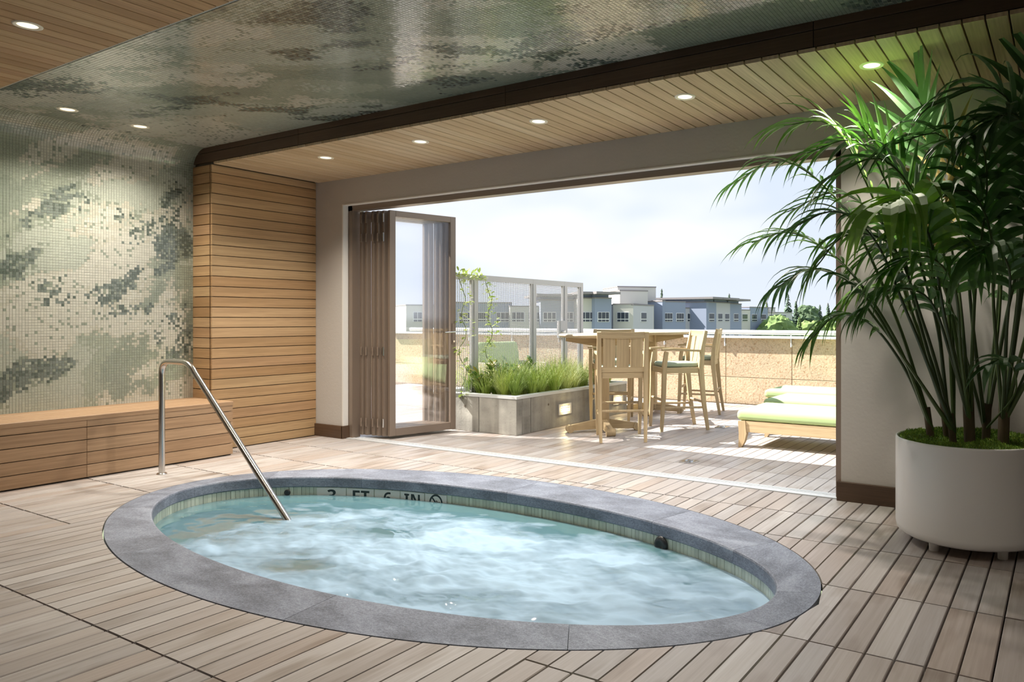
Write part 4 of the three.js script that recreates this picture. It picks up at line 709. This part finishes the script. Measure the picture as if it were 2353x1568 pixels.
// ---------------------------------------------------------------- terrace furniture
function barStool(label, pos, turn, group) {
  const t = thing('bar_stool', label, 'stool', pos, turn, group), V = (x, y, z) => new THREE.Vector3(x, y, z);
  for (const s of [-1, 1]) {
    mesh('leg', bar([V(s * 0.215, 0, -0.285), V(s * 0.222, 0.3, -0.235), V(s * 0.225, 0.66, -0.20), V(s * 0.228, 0.86, -0.215), V(s * 0.23, 1.065, -0.255)], [[0.028, 0.03], [0.038, 0.042], [0.044, 0.055], [0.042, 0.045], [0.04, 0.032]]), teak, t);
    mesh('leg', bar([V(s * 0.215, 0, 0.235), V(s * 0.222, 0.35, 0.215), V(s * 0.225, 0.70, 0.205), V(s * 0.228, 0.845, 0.185)], [[0.028, 0.03], [0.04, 0.042], [0.042, 0.045], [0.036, 0.04]]), teak, t);
    mesh('armrest', bar([V(s * 0.232, 0.865, 0.235), V(s * 0.238, 0.87, 0.12), V(s * 0.236, 0.858, -0.05), V(s * 0.23, 0.85, -0.215)], [[0.05, 0.022], [0.056, 0.022], [0.05, 0.022], [0.04, 0.022]]), teak, t);
    mesh('seat_rail', bar([V(s * 0.222, 0.645, -0.2), V(s * 0.222, 0.645, 0.205)], [[0.026, 0.06]]), teak, t);
    mesh('stretcher', rod(V(s * 0.22, 0.245, -0.24), V(s * 0.22, 0.255, 0.215), 0.012, 0.012, 10), teak, t);
  }
  mesh('seat_rail', bar([V(-0.2, 0.645, 0.205), V(0.2, 0.645, 0.205)], [[0.026, 0.06]], V(0, 0, 1)), teak, t); mesh('seat_rail', bar([V(-0.2, 0.645, -0.2), V(0.2, 0.645, -0.2)], [[0.026, 0.06]], V(0, 0, 1)), teak, t);
  mesh('stretcher', rod(V(-0.21, 0.30, -0.235), V(0.21, 0.30, -0.235), 0.013), teak, t); mesh('footrest', rod(V(-0.21, 0.33, 0.216), V(0.21, 0.33, 0.216), 0.014), teak, t);
  mesh('seat_panel', new THREE.BoxGeometry(0.4, 0.014, 0.38).translate(0, 0.668, 0), teak, t);
  mesh('cushion', new RoundedBoxGeometry(0.40, 0.05, 0.38, 3, 0.02).translate(0, 0.70, 0.005), sageCloth, t);
  const top = (x) => -0.255 - 0.018 * (1 - (x / 0.21) ** 2), at = (x, y) => V(x, y, y < 0.7 ? -0.205 : -0.205 - (y - 0.68) / 0.385 * (0.05 + 0.018 * (1 - (x / 0.21) ** 2)));
  mesh('top_rail', bar([at(-0.212, 1.035), at(-0.1, 1.032), at(0, 1.03), at(0.1, 1.032), at(0.212, 1.035)], [[0.024, 0.06]], V(0, 0, 1)), teak, t);
  mesh('lower_rail', bar([V(-0.205, 0.70, -0.208), V(0.205, 0.70, -0.208)], [[0.024, 0.05]], V(0, 0, 1)), teak, t);
  for (const x of [-0.133, 0, 0.133]) mesh('slat', bar([at(x, 0.71), at(x, 0.86), at(x, 1.015)], [[0.116, 0.014]]), teak, t);
  return t;
}
barStool('teak bar stool turned back to the doors, nearest the camera', [-3.835, 0, 6.18], aim(-0.6, 0.8), 'teak bar stools');
barStool('teak bar stool seen from the side, right of the nearest stool', [-3.66, 0, 7.05], aim(-0.70, -0.71), 'teak bar stools');
barStool('sunlit teak bar stool farthest right, in front of granite parapet', [-4.04, 0, 8.42], aim(-0.95, -0.3), 'teak bar stools');
barStool('sunlit teak bar stool behind the nearest table, beside the planter', [-4.62, 0, 7.25], aim(0.45, -0.89), 'teak bar stools');
function barTable(label, pos, turn) {
  const t = thing('bar_table', label, 'table', pos, turn, 'round teak bar tables'), V = (x, y, z) => new THREE.Vector3(x, y, z);
  mesh('tabletop', metreUV(new THREE.LatheGeometry([[0.0001, 0.995], [0.42, 0.995], [0.455, 1.0], [0.47, 1.013], [0.472, 1.023], [0.46, 1.034], [0.0001, 1.036]].map(([x, y]) => new THREE.Vector2(x, y)), 64)), teakPale, t);
  mesh('column', metreUV(new RoundedBoxGeometry(0.11, 0.95, 0.11, 2, 0.012).translate(0, 0.52, 0)), teak, t);
  for (let k = 0; k < 4; k++) {
    const a = k * Math.PI / 2, r = (x, y) => V(Math.cos(a) * x, y, Math.sin(a) * x), w = V(-Math.sin(a), 0, Math.cos(a));
    mesh('foot', join([bar([r(0.03, 0.085), r(0.34, 0.05)], [[0.06, 0.10], [0.055, 0.06]], w), rod(r(0.36, 0.04).addScaledVector(w, -0.045), r(0.36, 0.04).addScaledVector(w, 0.045), 0.04, 0.04, 18)]), teak, t);
    mesh('support_arm', bar([r(0.05, 0.945), r(0.40, 0.975)], [[0.05, 0.10], [0.045, 0.035]], w), teak, t);
  }
}
barTable('round teak bar table nearest the doors, behind the nearest stool', [-4.23, 0, 6.47], Math.PI / 4);
barTable('round teak bar table farther out, near the granite parapet', [-4.55, 0, 8.1], 0.3);

function lounger(label, x, d) {
  const t = thing('sun_lounger', label, 'sun lounger', [x, 0, d], 0, 'teak sun loungers'), V = (a, b, c) => new THREE.Vector3(a, b, c), L = 2.0, W = 0.68;   // local x along the length, -z across
  for (const z of [0, -W]) { mesh('side_rail', bar([V(0.03, 0.195, z), V(L, 0.195, z)], [[0.03, 0.10]], V(0, 0, 1)), teak, t); for (const [lx, s] of [[0, 1], [L - 0.1, -1]]) mesh('leg', bar([V(lx + (s > 0 ? 0.035 : 0.06), 0.245, z), V(lx + 0.045, 0.13, z), V(lx + 0.035, 0.06, z), V(lx + 0.015, 0, z)], [[0.052, 0.07], [0.052, 0.075], [0.05, 0.058], [0.046, 0.03]], V(0, 0, 1)), teak, t); }
  mesh('end_rail', bar([V(0.03, 0.195, 0), V(0.03, 0.195, -W)], [[0.03, 0.1]], V(1, 0, 0)), teak, t); mesh('end_rail', bar([V(L, 0.195, 0), V(L, 0.195, -W)], [[0.03, 0.1]], V(1, 0, 0)), teak, t);
  for (let k = 0; k < 12; k++) mesh('slat', new THREE.BoxGeometry(0.07, 0.015, W).translate(0.12 + k * 0.165, 0.238, -W / 2), teak, t);
  const cushion = (l, w, h) => { const g = new RoundedBoxGeometry(l, h, w, 5, h * 0.42), p = g.attributes.position; for (let i = 0; i < p.count; i++) { const x0 = p.getX(i), z = p.getZ(i), y = p.getY(i); if (y > 0) p.setY(i, y + 0.012 * Math.cos(x0 / l * 3.1) * Math.cos(z / w * 3.1)); if (Math.abs(z) > w / 2 - h * 0.5) p.setZ(i, z + 0.003 * Math.sin(x0 * 70) * Math.sin(x0 * 23)); } g.computeVertexNormals(); return metreUV(g, 0, 0, 0); };
  mesh('seat_cushion', cushion(1.28, W + 0.05, 0.10).translate(0.62, 0.298, -W / 2), greenCloth, t);
  const bk = cushion(0.74, W + 0.05, 0.10); bk.rotateZ(0.3); bk.translate(1.62, 0.40, -W / 2); mesh('back_cushion', bk, greenCloth, t);
  return t;
}
lounger('teak sun lounger with light green cushion nearest the doors', -2.62, 6.31);
lounger('teak sun lounger with light green cushion, middle of the three', -2.74, 7.32);
lounger('teak sun lounger with light green cushion farthest away by the parapet', -3.09, 8.28);
{
  const t = thing('lounge_chair', 'low lounge chair with pale green cushions behind the mesh screen', 'armchair', [-6.62, 0, 7.75], aim(0.9, -0.3)), V = (a, b, c) => new THREE.Vector3(a, b, c);
  mesh('base_frame', new RoundedBoxGeometry(0.8, 0.12, 0.8, 1, 0.01).translate(0, 0.22, 0), teakPale, t); for (const x of [-0.37, 0.37]) for (const z of [-0.37, 0.37]) mesh('leg', bar([V(x, 0, z), V(x, 0.2, z)], [[0.04, 0.04], [0.05, 0.05]]), teakPale, t);
  mesh('seat_cushion', new RoundedBoxGeometry(0.66, 0.16, 0.72, 3, 0.05).translate(0, 0.36, 0.03), greenCloth, t); mesh('back_cushion', new RoundedBoxGeometry(0.66, 0.46, 0.18, 3, 0.06).rotateX(-0.2).translate(0, 0.64, -0.32), greenCloth, t);
  for (const s of [-1, 1]) mesh('arm', new RoundedBoxGeometry(0.07, 0.36, 0.8, 1, 0.01).translate(s * 0.37, 0.42, 0), teakPale, t);
}
// small metal floor boxes in the terrace deck
for (const [x, d, lab, r] of [[-2.70, 5.43, 'small square metal floor plate with ring in terrace deck near the threshold', 1], [-3.25, 7.35, 'small square metal floor plate in the sunlit deck beyond the stools', 0]]) {
  const t = thing('floor_plate', lab, 'floor plate', [x, 0, d]); mesh('plate', new RoundedBoxGeometry(0.13, 0.008, 0.13, 1, 0.002).translate(0, 0.004, 0), chrome, t); const g = new THREE.TorusGeometry(0.036, 0.004, 8, 28); g.rotateX(Math.PI / 2); mesh('pull_ring', g.translate(0, 0.01, 0), chrome, t); mesh('latch', new THREE.BoxGeometry(0.012, 0.004, 0.05).translate(0, 0.01, 0.01), chrome, t);
}

// ---------------------------------------------------------------- far away: ground, apartment blocks, trees
{
  const g = mesh('ground', new THREE.PlaneGeometry(900, 900).rotateX(-Math.PI / 2).translate(0, -11, -330), M({ color: lin(0.16, 0.19, 0.11), roughness: 1 }), scene); g.userData = { kind: 'structure', label: 'green ground far below the terrace', category: 'ground' };
}
// a point seen along lateral offset l and distance a from the viewpoint's axis
const far = (l, a) => new THREE.Vector2(-Math.sin(YAW) * a + Math.cos(YAW) * l, Math.cos(YAW) * a + Math.sin(YAW) * l);   // (x, d)
{
  const beige = M({ color: lin(0.62, 0.60, 0.55), roughness: 0.9 }), blue = M({ color: lin(0.29, 0.335, 0.44), roughness: 0.8 }), grey = M({ color: lin(0.54, 0.54, 0.56), roughness: 0.9 }), roofM = M({ color: lin(0.27, 0.25, 0.25), roughness: 0.8 }), winF = M({ color: lin(0.82, 0.82, 0.82), roughness: 0.6 }), winG = M({ color: lin(0.05, 0.06, 0.08), roughness: 0.12 }), pale = M({ color: lin(0.62, 0.60, 0.56), roughness: 0.9 });  // far wall colours raised, with air haze painted into them
  // each block: [l0, a0, l1, a1, top height, material, windows across, depth of the block]
  function block(parent, l0, a0, l1, a1, top, mat, nw, deep = 14, roof) {
    const A = far(l0, a0), B = far(l1, a1), dx = B.x - A.x, dd = B.y - A.y, len = Math.hypot(dx, dd), grp = new THREE.Group(); grp.name = 'wing'; parent.add(grp); grp.position.set(A.x, 0, -A.y); grp.rotation.y = Math.atan2(dd, dx);
    const g = new THREE.BoxGeometry(len, top + 11, deep).translate(len / 2, (top - 11) / 2, -deep / 2); mesh('wall', g, mat, grp); mesh('parapet_cap', new THREE.BoxGeometry(len + 0.1, 0.18, deep + 0.1).translate(len / 2, top + 0.06, -deep / 2), roofM, grp);
    if (roof) mesh('roof_overhang', new THREE.BoxGeometry(len + roof * 2, 0.35, deep + 2).translate(len / 2, top + 0.75, -deep / 2 + 0.6), roofM, grp), mesh('clerestory', new THREE.BoxGeometry(len - 0.4, 0.6, deep - 1).translate(len / 2, top + 0.4, -deep / 2), blue, grp);
    const ww = 1.9, hh = 1.45;
    for (const y of [1.55, -1.55, -4.6]) for (let k = 0; k < nw; k++) {
      const x = len * (k + 0.5) / nw, w = new THREE.Group(); const fr = mesh('window_frame', new THREE.BoxGeometry(ww, hh, 0.12).translate(x, y, 0.02), winF, grp);
      for (const [ox, oy, pw, ph] of [[-0.61, 0.2, 0.5, 0.9], [0, 0.2, 0.56, 0.9], [0.61, 0.2, 0.5, 0.9], [-0.61, -0.53, 0.5, 0.28], [0, -0.53, 0.56, 0.28], [0.61, -0.53, 0.5, 0.28]]) { if (y < -2 && oy < 0) continue; mesh('pane', new THREE.BoxGeometry(pw, ph, 0.04).translate(x + ox, y + oy, 0.09), winG, fr); }
    }
    return grp;
  }
  const near = new THREE.Group(); 
  const b1 = thing('apartment_building', 'low blue and beige apartment building seen through the mesh screen', 'building', [0, 0, 0]);
  block(b1, -34, 104, -27.5, 108, 3.2, beige, 2); block(b1, -27.5, 106, -19.8, 109, 3.6, blue, 3); block(b1, -19.8, 107.5, -15.2, 109, 3.1, beige, 2); block(b1, -15.2, 107, -10.2, 108.5, 4.0, blue, 2, 12, 0.8);
  const b2 = thing('apartment_building', 'blue and beige apartment building with overhanging roofs right of the mesh screen', 'building', [0, 0, 0]);
  block(b2, -9.2, 104, -7.0, 104.6, 4.2, beige, 1, 12, 0.6); block(b2, -6.98, 103.6, -4.7, 105, 4.2, blue, 1, 12, 0.6); block(b2, -4.6, 108, -1.6, 107, 3.4, beige, 1, 10); block(b2, -1.6, 107, 1.4, 113, 3.3, grey, 1, 10);
  const tow = block(b2, -4.4, 121, 2.0, 123, 6.6, pale, 0, 10); block(b2, -3.9, 117, 0.6, 119, 5.8, pale, 0, 4);
  block(b2, 1.2, 122, 3.0, 119, 4.2, blue, 0, 0.5); block(b2, 3.0, 119, 7.0, 123, 4.1, blue, 2, 10); block(b2, 7.0, 125, 9.2, 127, 3.1, grey, 1, 10); block(b2, 9.2, 126, 10.6, 124, 4.1, blue, 0, 0.5); block(b2, 10.6, 124, 12.6, 127, 4.1, blue, 1, 10, 0.6); block(b2, 12.6, 127, 15.6, 132, 4.1, grey, 2, 10, 0.6); block(b2, 15.6, 132, 18.2, 136, 4.0, blue, 1, 10, 0.6);
  block(b2, 18.4, 141, 21, 144, 3.0, beige, 1, 10); block(b2, 21, 145, 25.5, 150, 3.6, blue, 2, 10); block(b2, 25.8, 155, 29, 159, 2.6, beige, 1, 10); block(b2, 29, 162, 34, 167, 2.7, grey, 1, 10); block(b2, 27, 168, 31, 172, 3.9, pale, 0, 6);
  // tower outside the frame to the right, mirrored in the door glass
  const b3 = thing('apartment_building', 'tall grey tower beyond the terrace, mirrored in the glass door', 'building', [34, 0, 46], 0.35);
  mesh('wall', new THREE.BoxGeometry(26, 42, 14).translate(0, 10, 0), grey, b3); for (let f = 0; f < 10; f++) { mesh('slab_edge', new THREE.BoxGeometry(26.6, 0.5, 14.6).translate(0, -2 + f * 3.2, 0), winF, b3); for (let k = 0; k < 6; k++) mesh('window', new THREE.BoxGeometry(2.9, 1.8, 14.2).translate(-10.6 + k * 4.2, -0.4 + f * 3.2, 0), winG, b3); }
}
{
  const leafGreens = [[0.10, 0.15, 0.08], [0.16, 0.24, 0.08], [0.22, 0.30, 0.10], [0.13, 0.19, 0.13]].map((c) => M({ color: lin(...c), roughness: 1 })), bark = M({ color: lin(0.10, 0.08, 0.06), roughness: 1 });
  function conifer(label, l, a, top, r, m) {
    const p = far(l, a), t = thing('conifer', label, 'tree', [p.x, -11, p.y], rnd() * 6, 'far conifers'), h = top + 11, pos = [];
    mesh('trunk', new THREE.CylinderGeometry(0.1, 0.45, h, 7).translate(0, h / 2, 0), bark, t);
    for (let k = 0; k < 240; k++) { const q = Math.pow(rnd(), 0.8), y = h * (0.25 + 0.74 * q), R = r * (1 - q) * rr(0.55, 1.05) + 0.15, b = rnd() * 6.283, w = 0.35 + 0.55 * (1 - q), dx = Math.cos(b), dz = Math.sin(b); const A = [0, y + 0.25 * R, 0], B = [dx * R - dz * w * 0.5, y - R * 0.25, dz * R + dx * w * 0.5], C = [dx * R * 0.8 + dz * w, y - R * 0.3 - 0.3, dz * R * 0.8 - dx * w], D = [dx * R * 1.1, y - R * 0.15, dz * R * 1.1]; pos.push(...A, ...B, ...D, ...A, ...D, ...C, ...A, ...C, ...B); }
    const g = new THREE.BufferGeometry(); g.setAttribute('position', new THREE.Float32BufferAttribute(pos, 3)); g.computeVertexNormals(); mesh('foliage', g, leafGreens[m], t);
  }
  function broadleaf(label, l, a, top, r, m) {
    const p = far(l, a), t = thing('broadleaf_tree', label, 'tree', [p.x, -11, p.y], rnd() * 6, 'far leafy trees'), h = top + 11, parts = [];
    mesh('trunk', new THREE.CylinderGeometry(0.2, 0.4, h * 0.7, 7).translate(0, h * 0.35, 0), bark, t);
    for (let k = 0; k < 26; k++) { const s = r * rr(0.28, 0.5), b = rnd() * 6.28, q = rnd(), g = new THREE.IcosahedronGeometry(s, 2), ps = g.attributes.position; for (let i = 0; i < ps.count; i++) { const n = 0.7 + 0.6 * hash(Math.round(ps.getX(i) * 40), Math.round(ps.getY(i) * 40 + ps.getZ(i) * 130), k); ps.setXYZ(i, ps.getX(i) * n, ps.getY(i) * n, ps.getZ(i) * n); } g.computeVertexNormals(); g.translate(Math.cos(b) * r * 0.7 * Math.sqrt(1 - q * q), h - r * 1.0 + (q - 0.4) * r * 1.2 - s * 0.4, Math.sin(b) * r * 0.7 * Math.sqrt(1 - q * q)); parts.push(g); }
    mesh('foliage', join(parts), leafGreens[m], t);
  }
  conifer('tall dark conifer right of centre above the guard rail', 33.6, 170, 7.2, 3.2, 3); conifer('broad dark conifer just right of the tallest one', 36.5, 175, 5.6, 3.0, 3); conifer('thin grey conifer peeping over the apartment roofs', 4.6, 190, 9.2, 1.6, 3); conifer('small conifer behind the farthest apartment wing', 23.4, 200, 8.3, 2.2, 3);
  conifer('slim green conifer beside the end of the apartment building', 27.8, 165, 5.2, 1.8, 1); conifer('small conifer low above the guard rail near the palm', 43, 178, 4.8, 2.6, 3); conifer('pale conifer partly hidden by palm tips', 48, 190, 5.5, 2.6, 3); conifer('short green conifer between leafy trees above the rail', 32.0, 150, 1.9, 2.0, 1);
  broadleaf('round olive green tree at the end of the apartment building', 26.6, 145, 2.3, 4.2, 1); broadleaf('low bluish tree in the middle of the far tree line', 31, 165, 1.6, 4.0, 0); broadleaf('bright green low tree below the tall conifers', 36.5, 160, 1.2, 4.6, 2); broadleaf('yellow green low tree near the palm tips', 41.5, 165, 1.4, 4.8, 2); broadleaf('dark round tree beside the broad conifer', 40.2, 178, 5.0, 3.6, 0); broadleaf('low green tree at the right end of the tree line', 47, 168, 1.2, 5, 1);
}

renderer.render(scene, camera);
